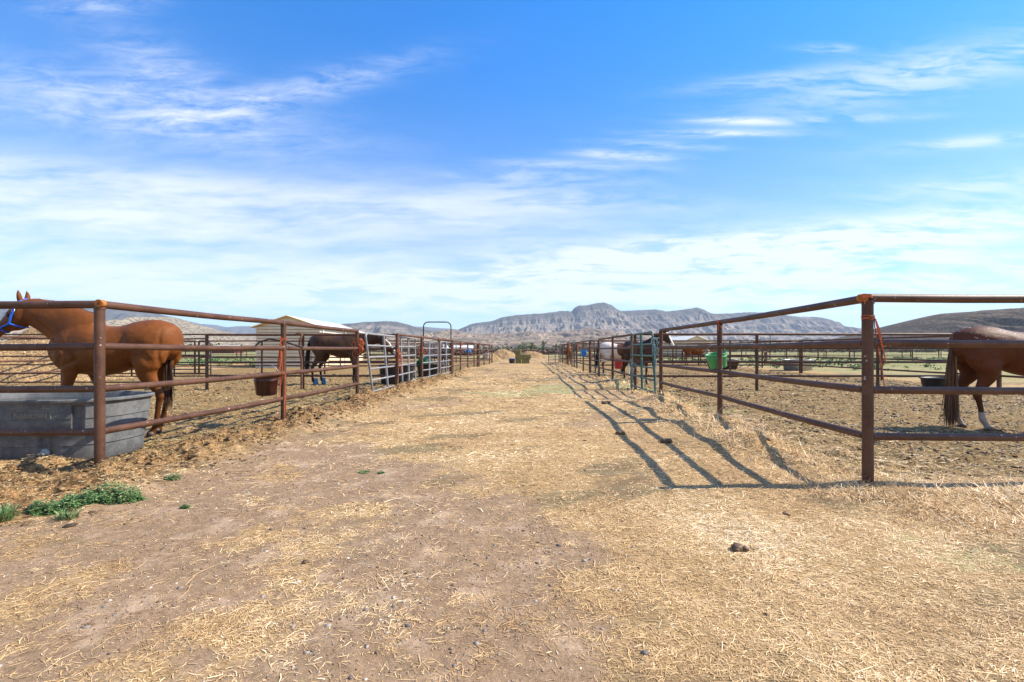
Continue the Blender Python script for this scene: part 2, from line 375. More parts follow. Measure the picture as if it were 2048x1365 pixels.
# ---------------------------------------------------------------- ground sheet
def axis(lo, hi, base, k, k2, split=32.0):
    out = [0.0]; x = 0.0
    while x < hi: x += max(base, k*x if x < split else k2*x); out.append(x)
    neg = []; x = 0.0
    while x < -lo: x += max(base, k*x if x < split else k2*x); neg.append(-x)
    return np.array(neg[::-1] + out)
xs = axis(-13500, 13500, .026, .0125, .06); ys = axis(-400, 12500, .024, .0095, .05, 45.0)
ys = ys[(ys > 0) | (np.arange(len(ys)) % 6 == 0)]
GX, GY = np.meshgrid(xs, ys); gx = GX.ravel(); gy = GY.ravel()
gZ = gz(gx, gy)
di, pe, mo, gr = zones(gx, gy)
farw = np.maximum(sst(gy, 58, 75), np.maximum(sst(gx, 15, 18), sst(gx, -24, -28))*sst(gy, 14, 20))
farw = np.maximum(farw, sst(gy, -3, -10))
idx = np.arange(len(gx)).reshape(len(ys), len(xs))
quads = np.stack([idx[:-1, :-1], idx[:-1, 1:], idx[1:, 1:], idx[1:, :-1]], -1).reshape(-1, 4)
ground = fastmesh('ground', np.stack([gx, gy, gZ], 1), quads, ground_mat(), smooth=True, attrs=dict(dirt=di, pen=pe, mound=mo, green=gr, far=farw, brown=brown(gx, gy)))
tag(ground, kind='structure')

# ---------------------------------------------------------------- straw, clods, pebbles
def strands(name, x, y, L, wd, yaw, pitch, rnd, mat, bend=.09, lift=.004, z0=None):
    """n bent flat strips lying on the ground"""
    n = len(x); z = (gz(x, y) if z0 is None else z0) + lift
    d = np.stack([np.cos(yaw)*np.cos(pitch), np.sin(yaw)*np.cos(pitch), np.sin(pitch)], 1)
    s = np.stack([-np.sin(yaw), np.cos(yaw), RNG.uniform(-.6, .6, n)], 1); s /= np.linalg.norm(s, axis=1)[:, None]
    c = np.stack([x, y, z], 1); L = L[:, None]; wd = wd[:, None]
    side2 = np.stack([-np.sin(yaw), np.cos(yaw), np.zeros(n)], 1)*(RNG.uniform(-bend, bend, n)[:, None])*L
    p0 = c - d*L*.5*(pitch[:, None] < .3) ; p2 = p0 + d*L
    z0_ = (p0[:, 2:3]); pm = (p0+p2)/2 + side2; pm[:, 2] += (np.abs(RNG.normal(0, .025, n)))*L[:, 0]
    V = np.empty((n, 6, 3)); V[:, 0] = p0-s*wd*.5; V[:, 1] = p0+s*wd*.5; V[:, 2] = pm-s*wd*.55; V[:, 3] = pm+s*wd*.55; V[:, 4] = p2-s*wd*.4; V[:, 5] = p2+s*wd*.4
    b = np.arange(n)[:, None]*6
    Fq = np.concatenate([b+np.array([[0, 1, 3, 2]]), b+np.array([[2, 3, 5, 4]])], 1).reshape(-1, 4)
    return fastmesh(name, V.reshape(-1, 3), Fq, mat, attrs=dict(rnd=np.repeat(rnd, 6)))
def sample(n, x0, x1, y0, y1, pw=1.0):
    """random ground points, thinning with distance"""
    u = RNG.random(n); y = (y0**(1-pw) + u*(y1**(1-pw)-y0**(1-pw)))**(1/(1-pw)) if pw != 1 else y0*(y1/y0)**u
    x = RNG.uniform(x0, x1, n); return x, y
def straw_field():
    X = []; Y = []; LL = []; WW = []; PI_ = []; RN = []
    # bands of distance; (y0,y1, halfwidth, number per m2, length, width)
    for (y0, y1, hw, dens, l, wd) in ((1.25, 2.2, 3.1, 24000, .030, .0019), (2.2, 3.3, 4.2, 15000, .034, .0022), (3.3, 5.0, 6.2, 5600, .044, .0034), (5.0, 8, 8, 1800, .058, .005), (8, 14, 10, 420, .085, .009), (14, 26, 12, 110, .11, .017)):
        n = int(dens*(y1-y0)*2*hw); x = RNG.uniform(-hw, hw, n); y = RNG.uniform(y0, y1, n)
        di, pe, mo, gr = zones(x, y); rx = RX(y)
        edge = (fbm(x, y, .12, 3, 71)-.5)*.7
        cov = 1 - np.clip(di + edge*1.5, 0, 1)*.925
        heap0 = np.exp(-((x-(RX(y)-.2))/.55)**2)*sst(y, 3.2, 3.9) + sst(x, 2.2, 3.2)*np.exp(-((y-3.4)/.5)**2)
        nearR = np.maximum(np.exp(-np.clip((x-rx)/1.6, 0, 9)**2), np.exp(-((y-4)/1.5)**2)*(x > 3))*1.15
        cov = cov*(1-.72*brown(x, y)*sst(heap0, .6, .1)); cov = cov*(1-pe*(1-np.minimum(.62*nearR, .7)*(x > 0)-.10*(x > 0))) + pe*.10*(x < 0) ; cov = cov*(1-mo*.72)
        clump = .22 + 1.15*fbm(x, y, .09, 3, 72)*fbm(x, y, .5, 2, 73)*2.1
        keep = RNG.random(n) < np.clip(cov*clump, 0, 1)
        x = x[keep]; y = y[keep]; k = len(x); heap = np.exp(-((x-(RX(y)-.2))/.55)**2)*sst(y, 3.2, 3.9) + sst(x, 2.2, 3.2)*np.exp(-((y-3.4)/.5)**2)
        long = RNG.random(k) < (.035+.08*np.clip(heap, 0, 1))
        Lk = l*np.clip(RNG.lognormal(-.45, .6, k), .15, 2.5)*np.where(long, 2.6, 1); Wk = wd*np.clip(RNG.lognormal(-.18, .38, k), .4, 2.0)
        pit = np.abs(RNG.normal(0, .06+.45*np.clip(heap, 0, 1), k)); pit = np.minimum(pit, 1.1)
        rn = np.clip(RNG.normal(.56, .2, k) + (fbm(x, y, .7, 4, 75, .6)-.5)*.95, 0, 1)
        X.append(x); Y.append(y); LL.append(Lk); WW.append(Wk); PI_.append(pit); RN.append(rn)
    x, y, l, w_, p_, r_ = (np.concatenate(a) for a in (X, Y, LL, WW, PI_, RN))
    print('straws', len(x))
    o = strands('straw', x, y, l, w_, RNG.uniform(0, 2*np.pi, len(x)), p_, r_, STRAW, lift=.003)
    tag(o, 'loose golden straw scattered over the lane and in front of the pens', 'straw', kind='stuff')
straw_field()
def chaff_field():
    X = []; Y = []; LL = []; WW = []
    for (y0, y1, x0, x1, dens, l, wd) in ((3.0, 5.2, -6.5, -1.9, 2300, .03, .0045), (5.2, 9, -9, -2.4, 750, .045, .008), (9, 20, -16, -2, 130, .07, .018),
                                     (4.0, 6.0, 2.9, 6.5, 1500, .035, .005), (6, 10, 3, 11, 420, .05, .009), (10, 20, 3, 15, 110, .08, .018)):
        n = int(dens*(y1-y0)*(x1-x0)); x = RNG.uniform(x0, x1, n); y = RNG.uniform(y0, y1, n); di, pe, mo, gr = zones(x, y)
        keep = RNG.random(n) < np.clip((pe + mo)*(.25+.9*fbm(x, y, .16, 3, 81)), 0, 1)
        x = x[keep]; y = y[keep]; k = len(x); X.append(x); Y.append(y); LL.append(l*RNG.uniform(.4, 1.4, k)); WW.append(wd*RNG.uniform(.5, 1.2, k))
    x, y, l, w_ = (np.concatenate(a) for a in (X, Y, LL, WW)); k = len(x); print('chaff', k)
    o = strands('chaff', x, y, l, w_, RNG.uniform(0, 2*np.pi, k), np.abs(RNG.normal(0, .15, k)), np.clip(RNG.normal(.5, .25, k), 0, 1), CHAFF, lift=.003)
    tag(o, 'trampled olive brown chaff covering the churned pen floors', 'chaff', kind='stuff')
chaff_field()
def ico(sub=1):
    bm = bmesh.new(); bmesh.ops.create_icosphere(bm, subdivisions=sub, radius=1)
    v = np.array([q.co[:] for q in bm.verts]); f = np.array([[w.index for w in q.verts] for q in bm.faces]); bm.free(); return v, f
IV, IF = ico(1); IV2, IF2 = ico(2)
def lumps(name, x, y, size, rnd, mat, squash=.7, jit=.28, sink=.25, base=(IV, IF)):
    n = len(x); bv, bf = base; m = len(bv)
    V = bv[None]*(1+RNG.normal(0, jit, (n, m, 1)))
    V = V*np.stack([RNG.uniform(.7, 1.3, n), RNG.uniform(.7, 1.3, n), RNG.uniform(.5, 1, n)*squash], 1)[:, None, :]
    a = RNG.uniform(0, 6.28, n); ca, sa = np.cos(a)[:, None], np.sin(a)[:, None]
    V = np.stack([V[..., 0]*ca-V[..., 1]*sa, V[..., 0]*sa+V[..., 1]*ca, V[..., 2]], -1)*size[:, None, None]
    V = V + np.stack([x, y, gz(x, y)+size*squash*(.5-sink)], 1)[:, None, :]
    Fq = (bf[None]+np.arange(n)[:, None, None]*m).reshape(-1, 3)
    return fastmesh(name, V.reshape(-1, 3), Fq, mat, attrs=dict(rnd=np.repeat(rnd, m)))
def clods():
    X = []; Y = []; S = []
    for (y0, y1, x0, x1, dens, s) in ((3.0, 5.2, -6.8, -2.2, 420, .012), (5.2, 9, -9, -2.6, 330, .014), (9, 22, -17, -2.3, 80, .019), (4.1, 7, 2.9, 8, 900, .009), (7, 12, 3.2, 13, 330, .013), (12, 26, 3.5, 14, 80, .019), (1.3, 9, -3.5, 3.2, 7, .007)):
        n = int(dens*(y1-y0)*(x1-x0)); x = RNG.uniform(x0, x1, n); y = RNG.uniform(y0, y1, n); di, pe, mo, gr = zones(x, y)
        w_ = np.clip(pe+mo*1.2, 0, 1) if s > .01 else np.ones(n)
        keep = RNG.random(n) < w_*np.clip(sst(fbm(x, y, .4, 3, 91, .6), .42, .62)+.12, 0, 1)
        x = x[keep]; y = y[keep]; k = len(x); X.append(x); Y.append(y); S.append(s*RNG.lognormal(0, .45, k))
    for (n, x0, x1, y0, y1, s) in ((3000, -6.4, -2.3, 3.0, 4.6, .014), (5000, -4.3, -2.3, 3.6, 12, .017)):
        x = RNG.uniform(x0, x1, n); y = RNG.uniform(y0, y1, n); di, pe, mo, gr = zones(x, y); keep = RNG.random(n) < np.clip(mo*1.4, 0, 1)*sst(fbm(x, y, .35, 3, 92, .6), .48, .62)
        x = x[keep]; y = y[keep]; X.append(x); Y.append(y); S.append(s*RNG.lognormal(0, .35, len(x)))
    x, y, s = (np.concatenate(a) for a in (X, Y, S)); print('clods', len(x))
    o = lumps('manure_crumbs', x, y, s, np.clip(RNG.normal(.5, .28, len(x)), 0, 1), CLOD, .6, .34, .4)
    tag(o, 'dark crumbled manure and clods lying in the pens and along the fences', 'manure', kind='stuff')
clods()
def tufts():
    n = 15000; y = RNG.uniform(4.6, 11.5, n); x = RX(y)+RNG.normal(-.28, .28, n); keep = RNG.random(n) < sst(fbm(x, y, .45, 3, 101, .6), .44, .62); x = x[keep]; y = y[keep]
    n2 = 5000; y2 = RNG.normal(3.45, .22, n2); x2 = RNG.uniform(2.2, 5.2, n2); k2 = RNG.random(n2) < sst(fbm(x2, y2, .4, 3, 102, .6), .40, .62); x = np.append(x, x2[k2]); y = np.append(y, y2[k2]); k = len(x)
    o = strands('straw_tufts', x, y, RNG.uniform(.035, .12, k), RNG.uniform(.0025, .0045, k), RNG.normal(.6, 1.3, k), np.abs(RNG.normal(.08, .26, k)).clip(0, 1.0), np.clip(RNG.normal(.62, .25, k), 0, 1), STRAW, .12, .002)
    tag(o, 'matted pale straw tufts heaped along the foot of the right fence', 'straw', kind='stuff')
tufts()
def pebbles():
    n = 9000; x = RNG.uniform(-3.2, 1.6, n); y = RNG.uniform(1.3, 5.2, n); di, pe, mo, gr = zones(x, y)
    keep = RNG.random(n) < di*(.35+.6*sst(fbm(x, y, .8, 2, 95), .4, .6))*(.35+.65*sst(x, -1.6, -.2)); x = x[keep]; y = y[keep]; k = len(x)
    o = lumps('pebbles', x, y, np.clip(.0042*RNG.lognormal(0, .5, k), .002, .014), RNG.random(k), STONE, .7, .2, .4)
    tag(o, 'small grey and pinkish pebbles on the bare dirt', 'pebbles', kind='stuff')
pebbles()
def crumbs():
    n = 60000; x = RNG.uniform(-3.4, 2.2, n); y = RNG.uniform(1.3, 5.0, n); di, pe, mo, gr = zones(x, y)
    keep = RNG.random(n) < di*np.clip(sst(fbm(x, y, .25, 3, 96, .6), .35, .7), 0, 1); x = x[keep]; y = y[keep]; k = len(x)
    ov = np.array([(1,0,0),(-1,0,0),(0,1,0),(0,-1,0),(0,0,1),(0,0,-1)], float); of = np.array([(0,2,4),(2,1,4),(1,3,4),(3,0,4),(2,0,5),(1,2,5),(3,1,5),(0,3,5)])
    m, t, b = new_mat('dirt_crumb'); t.link(t.ramp(attr(t, 'rnd'), [(0, (.13, .085, .055)), (.6, (.26, .17, .115)), (1, (.38, .27, .19))]), b.inputs['Base Color']); b.inputs['Roughness'].default_value = .95
    o = lumps('dirt_crumbs', x, y, .0026*RNG.lognormal(0, .5, k), RNG.random(k), m, .8, .2, base=(ov, of))
    tag(o, 'loose brown dirt crumbs on the bare lane', 'dirt', kind='stuff')
crumbs()
def dung(px, py, size, lab, cat='manure'):
    D = H*F/(py-HY); x = (px-CX)/F*D; bv, bf = IV2, IF2; m = len(bv)
    k = 4; V = []; Fa = []
    for i in range(k):
        ox, oy = RNG.normal(0, size*.45, 2); s = size*RNG.uniform(.5, .85)
        v = bv*(1+RNG.normal(0, .12, (m, 1)))*np.array([1.1, .9, .8])*s + np.array([x+ox, D+oy, gz1(x, D)+s*.45]); V.append(v); Fa.append(bf+i*m)
    o = fastmesh('manure_clod', np.concatenate(V)-np.array([x, D, 0]), np.concatenate(Fa), CLOD, smooth=True, attrs=dict(rnd=np.full(k*m, .25))); o.location = (x, D, 0)
    tag(o, lab, cat, 'manure clods lying on the lane')
dung(1477, 1100, .036, 'dark brown manure clod alone on the golden straw in the right foreground')
dung(608, 1122, .017, 'small brown manure clod alone on the bare dirt in the left foreground')
dung(1336, 885, .055, 'flat dark manure clod lying in the rail shadows on the lane')
dung(1241, 866, .055, 'dark manure clod at the outer edge of the top rail shadow')
dung(1209, 808, .07, 'far dark manure clod beside the post shadow')
dung(1170, 881, .02, 'tiny dark manure clod in the middle of the lane, left of the rail shadows')

# ---------------------------------------------------------------- weeds
def weed(px, py, rad, n, hgt, lab, blade=False):
    D = H*F/(py-HY); x = (px-CX)/F*D
    a = RNG.uniform(0, 6.28, n); r = np.sqrt(RNG.random(n))*rad; X = x+r*np.cos(a)*1.2; Y = D+r*np.sin(a)*.8
    root = empty('weed', (x, D, gz1(x, D)), 0, lab, 'weed', 'green weeds at the edge of the dirt lane')
    lum = .4+.6*fbm(X, Y, rad*.4, 2, 5)
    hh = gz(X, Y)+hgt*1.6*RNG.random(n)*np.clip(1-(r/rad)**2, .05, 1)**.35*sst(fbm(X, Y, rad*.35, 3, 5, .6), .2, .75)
    if blade: o = strands('foliage', X, Y, hgt*RNG.uniform(.6, 1.5, n), np.full(n, .004), a+RNG.normal(0, .5, n), RNG.uniform(.5, 1.4, n), RNG.uniform(0, 1, n), GRASS, .1, 0)
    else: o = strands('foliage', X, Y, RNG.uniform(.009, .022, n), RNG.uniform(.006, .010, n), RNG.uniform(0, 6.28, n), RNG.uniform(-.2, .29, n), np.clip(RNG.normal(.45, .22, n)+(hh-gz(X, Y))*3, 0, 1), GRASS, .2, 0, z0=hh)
    o.parent = root; o.matrix_parent_inverse = Matrix.Translation(-root.location)
    k = 14; mb = MB()
    for i in range(k):
        q = RNG.uniform(0, 6.28); rr = rad*RNG.uniform(.2, .9); mb.tube([(0, 0, 0), (math.cos(q)*rr*.5, math.sin(q)*rr*.4, hgt*.6), (math.cos(q)*rr*1.1, math.sin(q)*rr*.7, hgt*.45)], .0016, 5)
    mb.build('stem', GRASS, root)
weed(232, 1003, .15, 2600, .09, 'largest leafy green weed clump, in front of the left corner post')
weed(172, 1010, .12, 1500, .075, 'leafy green weed mat joining the largest clump on its left')
weed(128, 1021, .10, 1000, .06, 'middle part of the long leafy weed patch, between the two denser mats')
weed(92, 1028, .09, 1000, .06, 'bushy green weed at the left end of the long weed patch')
weed(4, 1042, .06, 260, .07, 'tall grassy weed at the left edge of the picture', True)
weed(135, 1040, .05, 120, .05, 'small grassy tuft just below the long weed patch', True)
weed(345, 966, .06, 160, .035, 'small spreading weed on the dirt right of the corner post')
weed(282, 1000, .035, 160, .02, 'tiny round weed beside the right end of the long patch')
weed(371, 1013, .032, 160, .02, 'tiny weed lying alone on the bare dirt, lower right of the spreading one')
weed(728, 946, .05, 90, .02, 'left one of two small dusty weeds on the lane')
weed(763, 948, .035, 70, .02, 'right one of two small dusty weeds on the lane')
weed(823, 767, .3, 400, .12, 'green weed growing under the grey gate on the left fence')
weed(918, 749-3, .5, 500, .10, 'green weed tuft at the foot of the left fence beyond the arched gate')

# ---------------------------------------------------------------- fences
def rail_path(pts, z, seg=4, sag=.008, r=None):
    out = []
    for i in range(len(pts)-1):
        a = Vector((*pts[i], 0)); b = Vector((*pts[i+1], 0)); n = seg
        for k in range(n + (i == len(pts)-2)):
            t = k/n; p = a.lerp(b, t); out.append((p.x, p.y, z - sag*math.sin(math.pi*t) + random.uniform(-.003, .003)))
    return out
def pipe_fence(pts, zs, lab, mat=RUST, pr=.042, rr=.031, name='pipe_fence', top=True, skip=(), group=None, bottom=-.15, cap_top=False, n=12):
    o0 = Vector((pts[0][0], pts[0][1], 0)); root = empty(name, o0, 0, lab, 'fence', group)
    P = [(p[0]-o0.x, p[1]-o0.y) for p in pts]
    for i, p in enumerate(P):
        if i in skip: continue
        mb = MB(); zt = zs[-1] - (rr*.6 if not cap_top else -.06)
        lx = random.uniform(-.008, .008)
        mb.tube([(p[0], p[1], bottom), (p[0]+lx*.5, p[1], zt*.5), (p[0]+lx, p[1], zt)], pr, n)
        if n >= 18:      # weld beads where the rails meet the post
            for q in ([P[i-1]] if i > 0 else [])+([P[i+1]] if i < len(P)-1 else []):
                dv = Vector((q[0]-p[0], q[1]-p[1], 0)).normalized()
                for z in zs[:-1]: c_ = Vector((p[0], p[1], z)); mb.tube([c_+dv*(pr*.6), c_+dv*(pr*1.02), c_+dv*(pr*1.16), c_+dv*(pr*1.24)], [rr*1.16, rr*1.22, rr*1.12, rr*.98], 14, caps=False)
            mb.tube([(p[0], p[1], zs[-1]-rr*1.6), (p[0], p[1], zs[-1]-rr*.9)], pr*1.1, 14, caps=False)
        mb.build('post', mat, root)
    for j, z in enumerate(zs):
        mb = MB(); r = rr*1.12 if (j == len(zs)-1 and top) else rr
        mb.tube(rail_path(P, z), r, n); mb.build('rail', mat, root)
    return root
ZR = [.415, .818, 1.228, 1.62]; ZL = [.395, .80, 1.20, 1.60]
GF = 'rusty pipe fences round the horse pens'
f = pipe_fence([(3.097, 3.96), (6.3, 3.96), (9.5, 3.98), (12.8, 4.0)], ZR, 'brown pipe fence across the front of the right pen, nearest on the right', group=GF, n=18, pr=.043, rr=.033)
f = pipe_fence([(3.097, 4.0), (3.37, 7.37), (3.43, 10.48)], ZR, 'brown four-rail pipe fence along the right side of the lane, nearest section', group=GF, skip=(0,), n=18, pr=.041, rr=.033)
mb = MB(); mb.lathe([(.0, 0), (.030, 0), (.036, -.004), (.036, .05)], 20, mat=Matrix.Rotation(R(-90), 4, 'X')); mb.build('end_cap', ENDR, f).location = (-.055, -.075, ZR[3])
f = pipe_fence([(-10.2, 4.33), (-7.0, 4.31), (-3.887, 4.29)], ZL, 'brown pipe fence across the front of the left pen, before the grey tank', group=GF, n=18, pr=.042, rr=.033)
f = pipe_fence([(-3.887, 4.32), (-3.64, 7.25), (-3.53, 10.39)], ZL, 'brown four-rail pipe fence along the left side of the lane, nearest section', group=GF, skip=(0,), n=18, pr=.041, rr=.033)
mb = MB(); mb.lathe([(.010, .004), (.026, .001), (.033, -.003), (.036, -.004), (.036, .05)], 20, mat=Matrix.Rotation(R(-90), 4, 'X')); mb.lathe([(0, .012), (.012, .012)], 12, mat=Matrix.Rotation(R(-90), 4, 'X')); mb.build('end_cap', ENDR, f).location = (.028, -.075, ZL[3]+.004)
def lpt(y): return (float(LX(y)), y)
def rpt(y): return (float(RX(y)), y)
pipe_fence([lpt(y) for y in (13.3, 16.1, 18.9, 21.6)], [1.62], 'brown posts and single top rail holding the grey gates on the left', RUST2, .05, .032, group=GF)
pipe_fence([lpt(y) for y in (21.9, 24.1, 26.6, 29.2, 31.4)], ZL, 'brown pipe fence on the left of the lane just beyond the arched gate', RUST2, group=GF)
pipe_fence([lpt(y) for y in (31.7, 34.5, 38.3, 40.5)], ZL, 'farthest brown pipe fence section on the left of the lane', RUST2, group=GF)
pipe_fence([rpt(y) for y in (13.4, 16.4, 19.5)], ZR, 'brown pipe fence on the right of the lane with the red bucket', RUST2, .042, .031, group=GF)
pipe_fence([rpt(y) for y in (22.4, 24.9, 28.1)], ZR, 'brown pipe fence on the right of the lane with the blue bucket', RUST2, group=GF)
pipe_fence([rpt(y) for y in (31.2, 34, 36.9, 39.5, 43.8)], ZR, 'farthest brown pipe fence section on the right of the lane', RUST2, group=GF)
def cross(x0, x1, y, n, zs, lab, mat=RUST2, slope=0.0, **kw):
    pipe_fence([(x0+(x1-x0)*i/n, y+slope*i) for i in range(n+1)], zs, lab, mat, group=GF, **kw)
cross(3.55, 14.07, 13.1, 3, ZR, 'pipe fence crossing behind the first right pen, seen left and right of the corner post', RUST, slope=.02)
cross(3.9, 14.3, 22.6, 3, ZR, 'second pipe fence crossing the right pens, behind the green bucket', RUST2)
cross(4.3, 14.5, 31.4, 3, ZR, 'third pipe fence crossing the right pens')
cross(4.6, 14.8, 41.0, 3, ZR, 'fourth pipe fence crossing the right pens')
pipe_fence([(14.1, 4.0), (14.12, 7.2), (14.14, 10.2), (14.15, 13.2), (14.3, 17.6), (14.4, 22.6), (14.5, 27), (14.6, 31.4), (14.75, 36), (14.8, 41)], ZR, 'long pipe fence closing the far side of the right pens', RUST2, group=GF)
pipe_fence([(-3.42, 13.5), (-6.2, 13.5), (-9.05, 13.5)], [.40, .80, 1.2, 1.62], 'pipe fence crossing behind the first left pen, near the dark brown horse', RUST, group=GF)
cross(-3.0, -15.2, 22.1, 4, ZL, 'second pipe fence crossing the left pens, in front of the tan shed')
cross(-2.4, -15.0, 31.4, 4, ZL, 'third pipe fence crossing the left pens')
cross(-1.8, -14.5, 40.5, 4, ZL, 'fourth pipe fence crossing the left pens')
pipe_fence([(-16.6, 13.6), (-16.3, 18), (-15.4, 22.1)], ZL, 'pipe fence closing the far side of the second left pen', RUST2, group=GF)
# far paddock fences
for i, (x0, x1, y, n, lab) in enumerate([(6, 44, 50, 11, 'far pipe fence across the right paddocks, nearest of the long ones'), (8, 60, 60, 14, 'farther long pipe fence across the right paddocks'),
        (-38, -8, 47, 9, 'far pipe fence left of the lane behind the tan shed'), (-55, -6, 62, 14, 'farthest pipe fence in the left paddocks')]):
    pipe_fence([(x0+(x1-x0)*k/n, y) for k in range(n+1)], [.5, 1.0, 1.5], lab, RUST2, .06, .035, n=8, group='long pipe fences round the far paddocks')
pipe_fence([(16.5, 30), (20, 36), (24, 43), (28, 50)], [.5, 1.0, 1.5], 'slanting pipe fence running out through the right paddocks', RUST2, .055, .035, n=8, group='long pipe fences round the far paddocks')
# wire mesh fence beyond
def mesh_fence(x0, x1, y, lab, step=.75, hh=1.35):
    root = empty('wire_fence', (x0, y, 0), 0, lab, 'fence', 'wire mesh fences beyond the pens'); L = x1-x0
    k = int(L/6)
    for i in range(k+1): m_ = MB(); m_.tube([(i*L/k, 0, -.1), (i*L/k, 0, hh+.15)], .06, 8); m_.build('post', WOOD, root)
    m_ = MB(); n = int(L/step)
    for i in range(n): m_.tube([(i*step, .0, .05), (i*step, .0, hh)], .012, 4)
    for z in (.05, .35, .7, 1.05, hh): m_.tube([(0, 0, z), (L, 0, z)], .013, 4)
    m_.build('wire_mesh', DARKP, root)
mesh_fence(12, 66, 70, 'wire mesh fence on wooden posts behind the right paddocks')
mesh_fence(-60, -12, 72, 'wire mesh fence on wooden posts behind the left paddocks')
# ---------------------------------------------------------------- gates and panels
def panel(p0, p1, z0, z1, nr, uprights, mat, r=.021, lean0=0, lean1=0, lab='', name='gate', cat='gate', flat=None, legs=0.0, group='tube gates of the pens', rounded=True, up_r=None):
    p0 = Vector((*p0, 0)); p1 = Vector((*p1, 0)); L = (p1-p0).length; a = math.atan2(p1.y-p0.y, p1.x-p0.x)
    root = empty(name, p0, a, lab, cat, group)
    m_ = MB(); c = .12 if rounded else .001
    def P(u, z):  # lean shifts the lower ends along the panel
        t = (z-z0)/(z1-z0); s = lean0*(1-t)*(1-u/L) + lean1*(1-t)*(u/L); return (u+s, 0, z)
    pts = [P(0, z0-legs)] + [P(0, z1-c)] + [P(c*(1-math.cos(q)), z1-c+c*math.sin(q)) for q in (.4, .8, 1.2)] + [P(c, z1)]
    pts2 = [P(L-c, z1)] + [P(L-c*(1-math.cos(q)), z1-c+c*math.sin(q)) for q in (1.2, .8, .4)] + [P(L, z1-c)] + [P(L, z0-legs)]
    m_.tube(pts + pts2, r*1.05, 10); m_.build('frame', mat, root)
    for i in range(nr):
        z = z0 + (z1-z0)*i/nr*1.0
        m2 = MB(); m2.tube([P(0, z), P(L*.5, z-.01), P(L, z)], r*.9, 8); m2.build('rail', mat, root)
    for u in uprights:
        m2 = MB(); m2.tube([P(u*L, z0), P(u*L, z1)], up_r or r*1.15, 8, flat=.55 if flat else 1); m2.build('upright', mat, root)
    return root
panel((-3.47, 10.75), (-3.38, 15.9), .13, 1.56, 5, (.28, .62, .80), GREY, .026, .55, 0, 'grey tube gate leaning beside the first left post, tied up with orange twine', up_r=.034)
panel((-3.25, 16.3), (-3.05, 18.7), .16, 1.5, 5, (.45,), GREY, .024, 0, 0, 'second grey tube gate on the left fence, next to the leaning one', up_r=.034)
panel((-3.0, 19.1), (-2.9, 21.7), .12, 1.52, 5, (.5,), GREY, .024, 0, 0, 'third grey tube gate on the left fence, ending below the arch', up_r=.034)
panel((3.38, 10.95), (3.46, 13.2), .16, 1.60, 5, (.5,), GREENP, .024, -.25, 0, 'green tube gate on the right fence, tied with pale blue rope', legs=.12, up_r=.03)
panel((3.72, 19.7), (3.80, 22.2), .14, 1.55, 5, (.45,), DARKP, .024, -.5, -.3, 'dark tube gate sagging on the right fence by the blue bucket', legs=.10)
panel((3.98, 28.3), (4.08, 31.0), .14, 1.55, 5, (.5,), DARKP, .024, -.3, 0, 'third gate on the right fence, before the far chestnut horse')
panel((2.95, 36.6), (4.3, 39.8), .1, 1.35, 5, (.5,), DARKP, .026, 0, 0, 'open dark gate swung into the lane at the far end of the right fence')
# thin six-rail panels in the left cross fence
root = pipe_fence([(-9.1, 13.55), (-10.45, 13.55), (-13.4, 13.55), (-16.6, 13.55)], [.21, .47, .73, .98, 1.24, 1.50, 1.63], 'six-rail panel fence behind the chestnut horse at the tank', RUST, .032, .020, group=GF)
panel((-13.2, 14.2), (-9.4, 14.2), .35, 1.42, 5, (.35, .7), DARKP, .02, 0, 0, 'dark gate panel standing just behind the six-rail fence', group='tube gates of the pens')
# bent pipe stand in the left pen
mb = MB(); mb.tube([(-6.15, 13.3, -.05), (-6.15, 13.3, .9), (-6.22, 13.3, 1.2), (-6.2, 13.3, 1.45), (-6.12, 13.3, 1.62), (-6.22, 13.3, 1.68), (-6.34, 13.3, 1.60)], .035, 8)
o = mb.build('bent_pipe', RUST2); tag(o, 'bent rusty pipe with a hooked top standing before the tan shed', 'pipe')
# arched gate
def arch():
    x0, x1, y = -4.25, -2.93, 21.85; root = empty('arched_gate', (x0, y, 0), 0, 'tall dark arched walk-through gate frame rising above the left fence', 'gate'); w_ = x1-x0
    m_ = MB(); c = .22; pts = [(0, 0, -.1), (0, 0, 2.5-c)] + [(c*(1-math.cos(q)), 0, 2.5-c+c*math.sin(q)) for q in (.4, .8, 1.2)] + [(c, 0, 2.5), (w_-c, 0, 2.5)] + [(w_-c*(1-math.cos(q)), 0, 2.5-c+c*math.sin(q)) for q in (1.2, .8, .4)] + [(w_, 0, 2.5-c), (w_, 0, -.1)]
    m_.tube(pts, .028, 10); m_.build('arch_frame', DARKP, root)
    for z in (.25, .55, .85, 1.15, 1.45): m2 = MB(); m2.tube([(0.03, 0, z), (w_-.03, 0, z)], .02, 8); m2.build('rail', GREY, root)
    for u in (.3, .55, .8): m2 = MB(); m2.tube([(w_*u, .03, .15), (w_*u, .03, 1.45)], .03, 8); m2.build('upright', GREY, root)
arch()
# grey overhead frame at the far right end
mb = MB(); mb.tube([(4.35, 41, 0), (4.35, 41, 1.85), (4.37, 41, 1.9), (6.1, 41, 1.9), (6.15, 41, 1.85), (6.15, 41, 0)], .03, 8)
tag(mb.build('square_arch', GREY), 'pale grey square gate frame at the far end of the right fence', 'gate')

